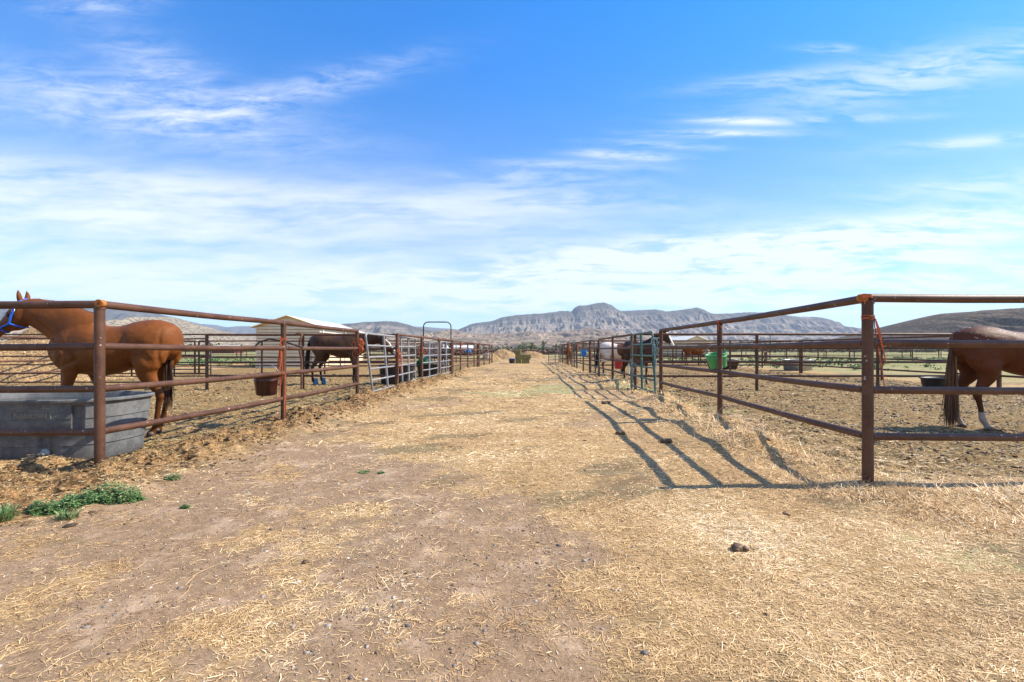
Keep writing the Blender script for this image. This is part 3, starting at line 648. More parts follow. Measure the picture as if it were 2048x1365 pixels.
# ---------------------------------------------------------------- twine
def twine(loc, drop, n, mat, lab, wrap=.045, spread=.03, side=(1, 0), group='pieces of baling twine tied to the fences', loops=0, knot=.03):
    root = empty('twine', loc, 0, lab, 'twine', group); m_ = MB()
    for k in range(3 if wrap else 0):
        z = k*.012; m_.tube([(wrap*math.cos(a), wrap*math.sin(a), z+random.uniform(-.006, .006)) for a in np.linspace(0, 6.28, 14)], .0028, 5)
    m_.tube([(side[0]*wrap+random.uniform(-1, 1)*knot*.4, side[1]*wrap, random.uniform(-1, 1)*knot) for _ in range(11)], .0045, 5)
    m_.build('knot', mat, root)
    for i in range(n):
        x = side[0]*wrap; y = side[1]*wrap-.01; z = 0; pts = [(x, y, z)]; d = drop*random.uniform(.55, 1) if i else drop; st = 9; dx = random.uniform(-.25, 1)*spread
        for k in range(1, st+1):
            x += dx/st*2 + random.uniform(-.006, .006); y += random.uniform(-.004, .004); z -= d/st; pts.append((x, y, z))
        m_ = MB(); m_.tube(pts, .0032 if i % 2 else .0045, 5); m_.build('strand', mat, root)
    for i in range(loops):
        cx = random.uniform(-.09, .12); cz = random.uniform(-.32, .0); r = random.uniform(.04, .09); m_ = MB()
        m_.tube([(cx+r*math.cos(a)*.8, -wrap-.01+random.uniform(-.02, .02), cz+r*math.sin(a)*random.uniform(.9, 1.3)) for a in np.linspace(0, 6.4, 14)], .008, 5); m_.build('loop', mat, root)
    return root
twine((3.097, 3.96, 1.44), .66, 1, ORANGE, 'orange twine hanging from the top of the right corner post', .048, .10, (1, 0))
t_ = [o for o in bpy.data.objects if o.name.startswith('twine') and o.parent is None][-1]
for k in range(5):
    m_ = MB(); m_.tube([(.05, -.02, 0), (.06+.01*k*.5, -.03, -.10), (.10+random.uniform(-.012, .012), -.03, -.22), (.145+random.uniform(-.012, .012), -.02, -.34-random.uniform(0, .05))], .0042, 5); m_.build('strand', ORANGE, t_)
twine((3.06, 3.93, 1.62), .05, 1, ORANGE, 'orange twine wrapped round the top rail at the right corner', .042, .02, (-1, 0))
twine((3.35, 7.34, 1.61), .13, 3, ORANGE, 'short orange twine tied to the top rail at the second right post', .045, .03, (-.7, -.3))
twine((-3.64, 7.25, 1.33), .95, 14, ORANGE, 'long bundle of orange twine hanging on the left post above the maroon bucket', .046, -.055, (-.35, -1.0), knot=.06)
twine((-3.64, 7.22, .78), .72, 2, ORANGE, 'thin orange twine hanging low on the right of the maroon bucket post', .046, .02, (1, -.2))
twine((-3.52, 10.45, 1.40), .35, 3, ORANGE, 'tangle of faded orange twine tying the grey gate to the post', .07, .06, (.7, -.5), loops=12, knot=.08)
twine((-3.34, 13.3, 1.15), .7, 7, ORANGE, 'orange twine bundle hanging mid way on the leaning grey gate', .05, .07, (.6, -.5), loops=4, knot=.05)
twine((-3.17, 16.1, 1.25), .35, 2, ORANGE, 'orange twine looped on the rusty post after the leaning gate', .055, .06, (.3, -.8), loops=3)
twine((-2.73, 24.1, 1.55), .35, 3, ORANGE, 'orange twine on the left fence beyond the arched gate', .06, .06, (.3, -.8), loops=3)
twine((3.80, 22.2, 1.35), .75, 6, ORANGE, 'orange twine hanging beside the blue bucket', .06, .06, (.3, -.8), loops=3)
twine((4.02, 28.0, 1.5), .35, 3, ORANGE, 'orange twine on the far right fence past the blue bucket', .06, .06, (.3, -.8), loops=3)
twine((3.45, 13.35, 1.26), .9, 2, ORANGE, 'thin orange twine on the post behind the green gate', .05, .01, (.5, -.8))
twine((3.40, 10.85, 1.42), 1.15, 4, BLUETW, 'pale blue rope tying the green gate to the post', .06, .05, (-.4, -.8), group='pale ropes tied to the green gate', loops=7, knot=.06)
twine((3.44, 13.1, .86), .8, 3, BLUETW, 'pale blue rope hanging on the far end of the green gate', .05, .03, (-.4, -.8), group='pale ropes tied to the green gate', loops=2)

# ---------------------------------------------------------------- buckets and tubs
def bucket(loc, r, h, mat, tilt, lab, rz=0.0, handle=True, name='bucket', cat='bucket', hr=.0035, grp='plastic feed buckets hung on the fences', up=True):
    root = empty(name, loc, rz, lab, cat, grp); root.rotation_euler = (tilt[0], tilt[1], rz)
    m_ = MB(); rb = r*.78
    m_.lathe([(0, 0), (rb*.96, 0), (rb, .01), (r*.93, h*.72), (r*.955, h*.73), (r*.955, h*.78), (r*.935, h*.79), (r*.98, h*.95), (r*1.04, h*.955), (r*1.04, h*.985), (r, h), (r*.955, h), (r*.93, h*.93), (rb*.95, .02), (0, .015)], 32)
    m_.build('shell', mat, root)
    if handle:
        m_ = MB(); s = 1 if up else -1
        m_.tube([(r*1.04*math.cos(a), .02, h*.95 + s*r*.95*math.sin(a)) for a in np.linspace(0, math.pi, 16)], hr, 6); m_.build('handle', STEEL, root)
    return root
bucket((3.40+.06, 7.62, .875), .17, .24, GREENB, (R(4), R(-13), 0), 'bright green bucket hanging tilted inside the right fence')
bucket((3.76, 16.1, .50), .165, .34, REDB, (R(3), R(2), 0), 'faded red bucket hanging on the right fence')
bucket((3.73, 23.7, .83), .165, .33, BLUEB, (R(0), R(4), 0), 'blue bucket hanging on the right fence farther along')
bucket((-3.86, 7.15, .47), .185, .32, MAROON, (R(6), R(3), 0), 'dark maroon bucket hanging by the left fence post')
bucket((-2.55, 27.3, 1.0), .17, .25, BLUEB, (R(20), R(-35), 0), 'small blue bucket tipped over on the left fence')
bucket((-2.15, 37.6, .45), .28, .45, simple('pale_plastic', (.35, .36, .37), (.5, .5, .5), .5), (0, 0, 0), 'pale grey bucket at the far end of the left fence', handle=False)
def tub(loc, rx, ry, h, mat, lab, rim=None, grp='stock tubs and troughs in the pens', name='tub', water=False):
    root = empty(name, loc, 0, lab, 'tub', grp); m_ = MB(); sc = Matrix.Diagonal((rx, ry, 1, 1))
    m_.lathe([(0, 0), (.80, 0), (.84, .02), (.90, h*.5), (.915, h*.52), (.96, h*.9), (1.0, h*.93), (1.03, h*.95), (1.03, h*.99), (1.0, h), (.94, h), (.92, h*.9), (.82, .05), (0, .04)], 36, mat=sc)
    m_.build('shell', mat, root)
    if rim: m_ = MB(); m_.lathe([(1.0, h*.90), (1.06, h*.90), (1.08, h*1.01), (.99, h*1.03), (.93, h*1.005)], 36, mat=sc); m_.build('rim', rim, root)
    if water: m_ = MB(); m_.lathe([(0, h*.86), (.93, h*.86)], 36, mat=sc); m_.build('water', simple('tub_water', (.05, .06, .06), (.04, .05, .05), .05), root)
tub((-3.95, 15.6, 0), .62, .5, .66, BLACKP, 'large black rubber tub behind the leaning grey gate')
tub((11.6, 12.2, 0), .55, .45, .42, BLACKP, 'black rubber tub in the right pen left of the chestnut horse')
tub((.0, 38.8, 0), .27, .27, .42, BLACKP, 'black tub with a blue rim beside the hay bales', rim=BLUEB)
GALV = simple('galvanised_tank', (.36, .37, .38), (.26, .27, .28), .35, 8, metal=.5)
tub((16.2, 25.8, 0), .85, .7, .62, GALV, 'galvanised round stock tank in the far right pen', water=True)
tub((14.5, 30.5, 0), .7, .6, .55, GALV, 'smaller pale stock tank behind the green bucket, in the third pen')
tub((12.6, 27.2, 0), .95, .6, .4, BLACKP, 'long low black trough beyond the green bucket')
tub((-3.6, 20.0, 0), .6, .5, .55, BLACKP, 'black tub behind the third grey gate')
tub((8.9, 33.2, 0), .9, .6, .45, BLACKP, 'black trough in front of the small far shed')
bucket((-3.75, 20.3, .45), .34, .5, simple('dark_green_plastic', (.01, .10, .05), (.012, .08, .04), .4), (R(10), R(-55), 0), 'dark green barrow tub tipped up on the black tub', handle=False, name='green_tub', cat='tub', grp='stock tubs and troughs in the pens')

# ---------------------------------------------------------------- the grey water tank
def tank():
    cx, cy = -5.2, 5.15; root = empty('water_tank', (cx, cy, 0), 0, 'large grey plastic stock tank with raised lettering behind the left corner', 'tank')
    A, B, hh = .95, .54, .66; n = 160; rings = []
    def outline(a, k, notch):
        c, s = math.cos(a), math.sin(a); e = 2/3.1
        x = A*abs(c)**e*(1 if c > 0 else -1); y = B*abs(s)**e*(1 if s > 0 else -1)
        d = 0
        for a0, wd, dep, zn in ((R(312), R(3.6), .07, 1), (R(258), R(3.6), .07, 1), (R(289), R(4.5), .09, 2), (R(238), R(4.5), .09, 2), (R(150), R(5), .05, 1), (R(30), R(5), .05, 1), (R(200), R(5), .05, 1)):
            if notch and zn != (2 if notch == 2 else 1): continue
            q = abs(a-a0); d = max(d, dep*(1-max(0, min(1, (q-wd)/R(1.6)))))
        f_ = k*(1-d*(1 if notch else 0)); return (x*f_, y*f_)
    prof = [(0, .885, 0, 2), (.02, .90, 0, 2), (.17, .908, 0, 2), (.175, .92, 0, 2), (.27, .925, 0, 2), (.285, .94, 0, 0), (.335, .943, 0, 0), (.35, .96, 0, 1), (.45, .962, 0, 1), (.455, .972, 0, 1), (.57, .978, 0, 1), (.60, .98, 0, 0), (.615, 1.0, 0, 0), (.63, 1.02, 0, 0), (.65, 1.02, 0, 0), (.66, 1.005, 0, 0), (.655, .96, 0, 0), (.62, .93, 0, 0), (.30, .86, 0, 0), (.05, .78, 0, 0)]
    m_ = MB(); vs = []; fs = []
    for (z, k, _, nt) in prof:
        for i in range(n):
            x, y = outline(2*math.pi*i/n, k, nt); vs.append((x, y, z))
    for j in range(len(prof)-1):
        for i in range(n): i2 = (i+1) % n; fs.append((j*n+i, j*n+i2, (j+1)*n+i2, (j+1)*n+i))
    m_.add(vs, fs, True); m_.add([vs[(len(prof)-1)*n+i] for i in range(n)], [tuple(range(n))]); o = m_.build('shell', TANKM, root)
    md = o.modifiers.new('es', 'EDGE_SPLIT'); md.split_angle = R(38)
    m_ = MB(); m_.add([(*outline(2*math.pi*i/n, .93, 0), .585) for i in range(n)], [tuple(range(n))]); m_.build('water', simple('water', (.02, .03, .03), (.03, .04, .04), .04), root)
    m_ = MB(); m_.lathe([(.0, .04), (.03, .04), (.03, .02), (.05, .018), (.055, 0)], 16, mat=Matrix.Rotation(R(90), 4, 'X')); d = m_.build('drain_plug', simple('pale_plug', (.4, .4, .4), (.3, .3, .3), .5), root); d.location = (.36, -B*.80, .09)
    LET = simple('raised_lettering', (.26, .23, .17), (.20, .18, .14), .5, 20)
    def surf(x, z, k=.964): u = min(.999, abs(x)/(A*k)); return -B*k*(1-u**3.1)**(1/3.1)
    def text(body, size, x, z, italic=0.0):
        cu = bpy.data.curves.new('t', 'FONT'); cu.body = body; cu.size = size; cu.extrude = .0015; cu.align_x = 'CENTER'; cu.shear = italic; cu.offset = .0004; cu.resolution_u = 3
        ob = bpy.data.objects.new('t', cu); C.objects.link(ob); dg = bpy.context.evaluated_depsgraph_get(); me = bpy.data.meshes.new_from_object(ob.evaluated_get(dg)); bpy.data.objects.remove(ob)
        for v in me.vertices: X_, Z_, o_ = v.co.x+x, v.co.y+z, v.co.z; v.co = (X_, surf(X_, Z_, .974 if Z_ > .452 else .965)-.004-o_, Z_)
        me.materials.clear(); me.materials.append(LET); q = bpy.data.objects.new('lettering', me); C.objects.link(q); q.parent = root
    text('Rubbermaid', .066, .30, .480, .0); text('300 Gallon', .020, .16, .562); text('1135 Litre', .020, .44, .562); text('STOCK TANK', .016, .30, .464)
    m_ = MB(); fr = [(.11, .465), (.11, .535)] + [(.11+.38*t_/10, .535+.016*math.sin(math.pi*t_/10)) for t_ in range(1, 10)] + [(.49, .535), (.49, .465)]
    m_.tube([(x_, surf(x_, z_, .975)-.003, z_) for x_, z_ in fr], .0026, 5); m_.build('logo_frame', LET, root)
tank()

# ---------------------------------------------------------------- horses
def fur_mat(name, sheen=.15, rough=.42):
    m, t, b = new_mat(name); p = objc(t); c = attr(t, 'coat', 'Color')
    n = t.noise(p, 7, 6, .7); col = t.mix(t.math('MULTIPLY', t.step(n, .35, .7), .35), c, t.mix(1.0, c, (.42, .36, .32), 'MULTIPLY'))
    hair = t.noise(t.map(p, (9, 50, 34), (0, R(25), 0)), 4, 4, .7)
    col = t.mix(t.math('MULTIPLY', t.step(hair, .46, .72), .4), col, t.mix(1.0, c, (1.5, 1.45, 1.4), 'MULTIPLY'))
    t.link(col, b.inputs['Base Color']); b.inputs['Roughness'].default_value = .5; b.inputs['Specular IOR Level'].default_value = .16
    bump(t, b, t.math('ADD', hair, t.math('MULTIPLY', n, 2.5)), .006, .7); return m
FUR = fur_mat('horse_coat')
def loft(m_, secs, n=28):
    """secs: (x,y,z, ry, rz) elliptical sections; the section plane is square to the path"""
    A_ = np.array(secs, float); m0 = len(A_); sub = 4; out_ = []
    for i in range(m0-1):
        p0, p1, p2, p3 = A_[max(i-1, 0)], A_[i], A_[i+1], A_[min(i+2, m0-1)]
        for j in range(sub):
            u = j/sub; out_.append(.5*((2*p1)+(p2-p0)*u+(2*p0-5*p1+4*p2-p3)*u*u+(3*p1-p0-3*p2+p3)*u**3))
    out_.append(A_[-1]); secs = [tuple(float(x) for x in q) for q in out_]; secs = [(*q[:3], max(q[3], .004), max(q[4], .004)) for q in secs]
    pts = [Vector(s[:3]) for s in secs]; rings = []; k = len(secs)
    for i, s in enumerate(secs):
        t = (pts[min(i+1, k-1)]-pts[max(i-1, 0)]).normalized(); sd_ = Vector((0, 1, 0)); sd_ = (sd_ - t*sd_.dot(t)).normalized(); up = sd_.cross(t)
        rings.append([pts[i] + sd_*math.cos(2*math.pi*j/n)*s[3] + up*math.sin(2*math.pi*j/n)*s[4] for j in range(n)])
    vs = [v for r in rings for v in r]; fs = [(i*n+j, i*n+(j+1) % n, (i+1)*n+(j+1) % n, (i+1)*n+j) for i in range(k-1) for j in range(n)]
    fs += [tuple(range(n-1, -1, -1)), tuple(range((k-1)*n, k*n))]; m_.add(vs, fs)
def ell(m_, c, r, rot=0.0):
    M = Matrix.Rotation(rot, 3, 'Y'); vs = [M @ Vector((v[0]*r[0], v[1]*r[1], v[2]*r[2])) + Vector(c) for v in IV2]; m_.add(vs, [tuple(f_) for f_ in IF2.tolist()])
def horse(loc, rz, lab, coat, neck, head, legs=None, S=1.0, sx=1.0, taily=0.0, vox=.014, mane=None, tail=None, tail_len=1.0, taild=(-.02, 0), group='horses in the pens', tdir=(-.5, -.4), tsp=.02, ears=True, eye=True, nstr=420, headroll=0):
    """neck: list of (x,z,ry,rz) from the shoulder to the poll; head: ((poll x,z),(muzzle x,z)); local x forward"""
    legs = legs or {}; fl, fr, hl, hr = (legs.get(k, 0) for k in ('fl', 'fr', 'hl', 'hr'))
    m_ = MB()
    loft(m_, [(-.83, 0, 1.22, .05, .10), (-.78, 0, 1.22, .16, .19), (-.68, 0, 1.23, .235, .25), (-.54, 0, 1.235, .275, .285), (-.38, 0, 1.225, .28, .285), (-.20, 0, 1.17, .265, .285), (0, 0, 1.12, .285, .315), (.18, 0, 1.11, .285, .335), (.34, 0, 1.145, .25, .355), (.48, 0, 1.15, .225, .32), (.62, 0, 1.12, .20, .25), (.74, 0, 1.10, .15, .18), (.79, 0, 1.10, .06, .09)])
    nk = [(x, 0, z, a, b_) for (x, z, a, b_) in neck]; loft(m_, nk)
    (px_, pz_), (mx, mz) = head; P0 = Vector((px_, 0, pz_)); M0 = Vector((mx, 0, mz)); d = (M0-P0); Lh = d.length; dn = d.normalized(); dwn = Vector((dn.z, 0, -dn.x)); 
    if dwn.z > 0: dwn = -dwn
    if abs(dn.z) > .85: dwn = Vector((-abs(dwn.x), 0, dwn.z))
    hp = lambda u, v: P0 + dn*Lh*u + dwn*v
    def hs(u, v, a, b_): q = hp(u, v); return (q.x, q.y, q.z, a, b_)
    loft(m_, [hs(-.06, .02, .045, .05), hs(.04, .035, .085, .10), hs(.20, .06, .098, .145), hs(.36, .062, .092, .145), hs(.52, .04, .070, .105), hs(.68, .022, .055, .078), hs(.84, .02, .054, .066), hs(.95, .022, .052, .058), hs(1.0, .022, .03, .03)])
    for s in (-1, 1):
        q = hp(.30, -.005); ell(m_, (q.x, s*.078, q.z), (.045, .022, .035))     # brow
        ell(m_, (.50, s*.14, 1.08), (.17, .10, .24), R(-25)); ell(m_, (-.52, s*.15, 1.12), (.24, .135, .28), R(20))
        o_ = fl if s > 0 else fr
        loft(m_, [(.46, s*.15, 1.05, .09, .13), (.45+o_*.05, s*.155, .92, .085, .115), (.44+o_*.2, s*.15, .80, .066, .085), (.45+o_*.42, s*.145, .64, .048, .056), (.46+o_*.62, s*.14, .50, .042, .046), (.46+o_*.68, s*.14, .45, .045, .048), (.455+o_*.73, s*.14, .39, .032, .036), (.455+o_*.84, s*.14, .26, .027, .031), (.46+o_*.93, s*.14, .155, .033, .038), (.48+o_*.97, s*.14, .10, .029, .032), (.50+o_, s*.14, .055, .036, .042), (.51+o_, s*.14, .01, .05, .058)], 14)
        o_ = hl if s > 0 else hr
        loft(m_, [(-.54, s*.14, 1.12, .11, .22), (-.50+o_*.1, s*.16, .95, .115, .19), (-.50+o_*.2, s*.15, .82, .085, .135), (-.57+o_*.4, s*.145, .69, .056, .085), (-.65+o_*.6, s*.14, .58, .042, .058), (-.68+o_*.7, s*.14, .51, .042, .056), (-.67+o_*.76, s*.14, .44, .033, .042), (-.655+o_*.86, s*.14, .30, .029, .034), (-.645+o_*.93, s*.14, .165, .036, .042), (-.615+o_*.97, s*.14, .10, .030, .034), (-.595+o_, s*.14, .055, .037, .043), (-.585+o_, s*.14, .01, .05, .058)], 14)
        if ears:
            q = hp(.0, -.055); loft(m_, [(q.x, s*.045, q.z-.02, .02, .028), (q.x-.005, s*.055, q.z+.04, .032, .036), (q.x-.0, s*.062, q.z+.10, .024, .026), (q.x+.012, s*.058, q.z+.155, .006, .008)], 10)
    me = bpy.data.meshes.new('tmp'); me.from_pydata(m_.v, [], m_.f); tmp = bpy.data.objects.new('tmp', me); C.objects.link(tmp)
    rm = tmp.modifiers.new('r', 'REMESH'); rm.mode = 'VOXEL'; rm.voxel_size = vox; sm = tmp.modifiers.new('s', 'SMOOTH'); sm.iterations = int(.15/vox) ; sm.factor = .5
    bpy.context.view_layer.update(); dg = bpy.context.evaluated_depsgraph_get(); body = bpy.data.meshes.new_from_object(tmp.evaluated_get(dg)); bpy.data.objects.remove(tmp)
    nv = len(body.vertices); co = np.empty(nv*3, np.float32); body.vertices.foreach_get('co', co); co = co.reshape(-1, 3); nr_ = np.empty(nv*3, np.float32); body.vertices.foreach_get('normal', nr_); nr_ = nr_.reshape(-1, 3)
    n1_ = neck[1]; n4 = neck[-2]
    for (ax, az, bx, bz, wd_, dp) in ((n4[0]-.06, n4[1]-n4[3]*.45, n1_[0]+.04, n1_[1]-n1_[3]*.62, .028, .020), (.66, 1.36, .34, .98, .03, .012), (.30, 1.02, .52, .90, .026, .016), (.56, 1.02, .40, .84, .022, .008), (-.24, 1.30, -.20, .96, .045, .016), (-.22, .98, -.40, .82, .03, .016), (-.70, 1.36, -.68, .86, .022, .012), (-.44, 1.22, -.60, .92, .035, .008), (.18, .98, -.12, .90, .03, .006), (.44, 1.30, .52, 1.10, .03, .008)):
        dx_, dz_ = bx-ax, bz-az; tt = np.clip(((co[:, 0]-ax)*dx_+(co[:, 2]-az)*dz_)/(dx_*dx_+dz_*dz_), 0, 1); dist = np.hypot(co[:, 0]-ax-tt*dx_, co[:, 2]-az-tt*dz_)
        co = co - nr_*((np.exp(-(dist/wd_)**2)*dp*np.sin(np.pi*np.clip(tt*.9+.05, 0, 1))**.5*(np.abs(co[:, 1]) > .03))[:, None])
    co = co + nr_*((fbm(co[:, 0]+co[:, 1], co[:, 2], .16, 3, 5)-.5)*.008)[:, None]
    body.vertices.foreach_set('co', co.astype(np.float32).ravel()); body.update(); co = np.empty(nv*3, np.float32); body.vertices.foreach_get('co', co); co = co.reshape(-1, 3)
    ub = (co[:, 0]-px_)*dn.x + (co[:, 2]-pz_)*dn.z; vb = (co[:, 0]-px_)*dwn.x + (co[:, 2]-pz_)*dwn.z
    cc = coat(co, ub/Lh, vb, np.abs(co[:, 1]))
    at = body.attributes.new('coat', 'FLOAT_COLOR', 'POINT'); c4 = np.ones((nv, 4), np.float32); c4[:, :3] = cc; at.data.foreach_set('color', c4.ravel())
    body.polygons.foreach_set('use_smooth', np.ones(len(body.polygons), bool)); body.materials.clear(); body.materials.append(FUR)
    root = empty('horse', loc, rz, lab, 'horse', group); root.scale = (S*sx, S, S)
    bo = bpy.data.objects.new('body', body); C.objects.link(bo); bo.parent = root
    if eye:
        for s in (-1, 1): q = hp(.315, .012); e_ = MB(); e_.lathe([(0, -.016)]+[(.019*math.cos(a), .019*math.sin(a)) for a in np.linspace(-1.2, 1.2, 7)]+[(0, .019)], 14, c=(q.x, s*.094, q.z)); e_.build('eye', simple('eye', (.01, .008, .006), (.015, .01, .008), .08), root)
    for s in (-1, 1):
        for (hx) in ((.515+(fl if s > 0 else fr)), (-.58+(hl if s > 0 else hr))):
            h_ = MB(); h_.lathe([(0, .0), (.058, .0), (.048, .055), (0.0, .06)], 16, c=(hx, s*.14, 0)); h_.build('hoof', HOOF, root)
    def hair(name, base, L, wd, direc, rnds, cmat, segs=5, curl=.03, sway=0):
        n = len(base); base = np.array(base); direc = np.array(direc); V = np.empty((n, (segs+1)*2, 3)); sdv = RNG.normal(0, 1, (n, 3)); sdv[:, 2] *= .2; sdv /= np.linalg.norm(sdv, axis=1)[:, None]
        p = base.copy(); dd = direc.copy(); cur = RNG.normal(0, curl, (n, 3))
        for k in range(segs+1):
            w_ = wd*(1-.75*(k/segs))*.5; V[:, 2*k] = p-sdv*w_; V[:, 2*k+1] = p+sdv*w_
            dd = dd + np.array([0, 0, -.55]) + cur*RNG.normal(1, .5, (n, 1)); dd /= np.linalg.norm(dd, axis=1)[:, None]; p = p + dd*(L/segs)[:, None]
        b = np.arange(n)[:, None]*(segs+1)*2; q = np.array([[2*k, 2*k+1, 2*k+3, 2*k+2] for k in range(segs)]).reshape(1, -1)
        Fq = (b+q).reshape(-1, 4); o = fastmesh(name, V.reshape(-1, 3), Fq, cmat, root, attrs=dict(rnd=np.repeat(rnds, (segs+1)*2))); return o
    if mane:
        n = nstr; crest = [(x - 0, z, b_) for (x, z, a, b_) in neck]; N = len(crest); base = []; dr = []
        for i in range(n):
            t = random.random()*(N-1.55)+.5; k = min(int(t), N-2); f_ = t-k; x = crest[k][0]*(1-f_)+crest[k+1][0]*f_; z = crest[k][1]*(1-f_)+crest[k+1][1]*f_; b_ = crest[k][2]*(1-f_)+crest[k+1][2]*f_
            tx = crest[k+1][0]-crest[k][0]; tz = crest[k+1][1]-crest[k][1]; l = math.hypot(tx, tz); nx, nz = -tz/l, tx/l
            base.append((x+nx*b_*.96, random.uniform(-.02, .02), z+nz*b_*.96)); dr.append((nx*.4, mane[1]*random.uniform(.2, 1.2), nz*.7))
        hair('mane', base, RNG.uniform(.08, mane[2], n), .009, dr, RNG.uniform(0, 1, n), mane[0], 5, .05)
    if tail:
        n = nstr; base = [(-.79+random.gauss(0, .015)+taild[0], taily+random.gauss(0, tsp), 1.33+random.gauss(0, .035)) for _ in range(n)]
        hair('tail', base, RNG.uniform(.75, 1.08, n)*tail_len, .012, [(tdir[0]+random.gauss(0, .05), random.gauss(0, .04), tdir[1]) for _ in range(n)], RNG.uniform(0, 1, n), tail, 8, .018)
    return root, hp, Lh
def solid(c): return lambda co, u, v, ay: np.tile(np.array(c), (len(co), 1))
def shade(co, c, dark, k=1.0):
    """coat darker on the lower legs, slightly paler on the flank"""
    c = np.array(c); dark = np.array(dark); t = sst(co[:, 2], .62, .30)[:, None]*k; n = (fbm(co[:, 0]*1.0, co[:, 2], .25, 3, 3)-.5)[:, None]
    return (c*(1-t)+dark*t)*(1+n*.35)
def coat_chestnut(co, u, v, ay):
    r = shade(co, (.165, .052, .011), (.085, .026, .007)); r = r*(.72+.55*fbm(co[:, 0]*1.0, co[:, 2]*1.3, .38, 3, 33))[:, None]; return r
def coat_chestnut2(co, u, v, ay):
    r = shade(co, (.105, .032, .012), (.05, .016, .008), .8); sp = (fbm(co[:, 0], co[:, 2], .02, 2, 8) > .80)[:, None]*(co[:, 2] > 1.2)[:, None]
    r = np.where(sp, .35, r); wl = ((co[:, 2] < .22+.10*fbm(co[:, 0], co[:, 1], .05, 2, 4)) & (co[:, 0] < 0))[:, None]; return np.where(wl, np.array([.34, .28, .24]), r)
def coat_dark(co, u, v, ay):
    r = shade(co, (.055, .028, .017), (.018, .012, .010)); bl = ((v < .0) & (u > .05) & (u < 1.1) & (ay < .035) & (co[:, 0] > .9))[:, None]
    bl = bl | ((u > .75) & (u < 1.2) & (co[:, 0] > .9) & (v < .03))[:, None]
    sl = (fbm(co[:, 0], co[:, 2], .3, 3, 6))[:, None]; r = r*(1+.9*(sl-.4)); return np.where(bl, np.array([.62, .55, .48]), r)
def coat_pinto(co, u, v, ay):
    w_ = np.tile(np.array([.62, .56, .50]), (len(co), 1)); n = fbm(co[:, 0]+3, co[:, 2], .2, 2, 12)*.12; b_ = ((np.hypot((co[:, 0]-.12)/.17, (co[:, 2]-1.22)/.34)+n < 1.05) | ((co[:, 2] < .62) & (co[:, 2] > .12) & (co[:, 0] < 0)) | (co[:, 0] > .95))[:, None]
    return np.where(b_, np.array([.13, .05, .022]), w_)
def coat_grey(co, u, v, ay):
    w_ = np.tile(np.array([.5, .47, .44]), (len(co), 1)); d = ((ay > .05) & (co[:, 0] > .9) | (co[:, 2] < 1.15) | (co[:, 0] < .1))[:, None]; return np.where(d, np.array([.06, .045, .04]), w_)
def hairm(name, a, b_, c): return straw_mat(name, [(0, a), (.5, b_), (1, c)])
HCH = hairm('chestnut_hair', (.06, .02, .01), (.14, .045, .02), (.24, .09, .035)); HDK = hairm('black_hair', (.006, .005, .005), (.014, .011, .010), (.035, .026, .022)); HLT = hairm('flaxen_hair', (.10, .05, .025), (.22, .13, .07), (.40, .30, .20))
HCD = hairm('dark_chestnut_hair', (.015, .007, .004), (.04, .016, .008), (.12, .045, .02)); HTL = hairm('tail_hair', (.04, .016, .007), (.12, .052, .022), (.34, .20, .11))
NECK_UP = [(.40, 1.20, .17, .30), (.56, 1.30, .155, .27), (.74, 1.43, .115, .205), (.92, 1.555, .092, .165), (1.08, 1.645, .08, .135), (1.20, 1.69, .07, .11)]
NECK_FLAT = [(.40, 1.20, .17, .30), (.60, 1.27, .15, .25), (.80, 1.34, .115, .195), (1.0, 1.40, .092, .16), (1.16, 1.43, .08, .13), (1.26, 1.44, .07, .11)]
NECK_DOWN = [(.40, 1.15, .17, .29), (.62, 1.05, .15, .24), (.80, .90, .115, .19), (.94, .72, .092, .16), (1.05, .56, .08, .13), (1.10, .46, .07, .10)]
NECK_H1 = [(.34, 1.25, .17, .33), (.52, 1.36, .155, .31), (.70, 1.47, .12, .26), (.88, 1.555, .10, .215), (1.04, 1.61, .088, .18), (1.16, 1.645, .075, .135)]
h1, hp, Lh = horse((-5.46, 6.28, 0), math.pi+R(7), 'shiny chestnut horse in a blue halter standing behind the grey tank', coat_chestnut, NECK_H1, ((1.13, 1.70), (1.58, 1.28)), dict(fl=.14, fr=-.28, hl=.04, hr=.14), S=1.045, sx=.94, taily=-.07, vox=.012, mane=(HCH, -1, .22), tail=HCD, nstr=320, taild=(.17, 0), tail_len=.95, tdir=(-.05, -.95), tsp=.012)
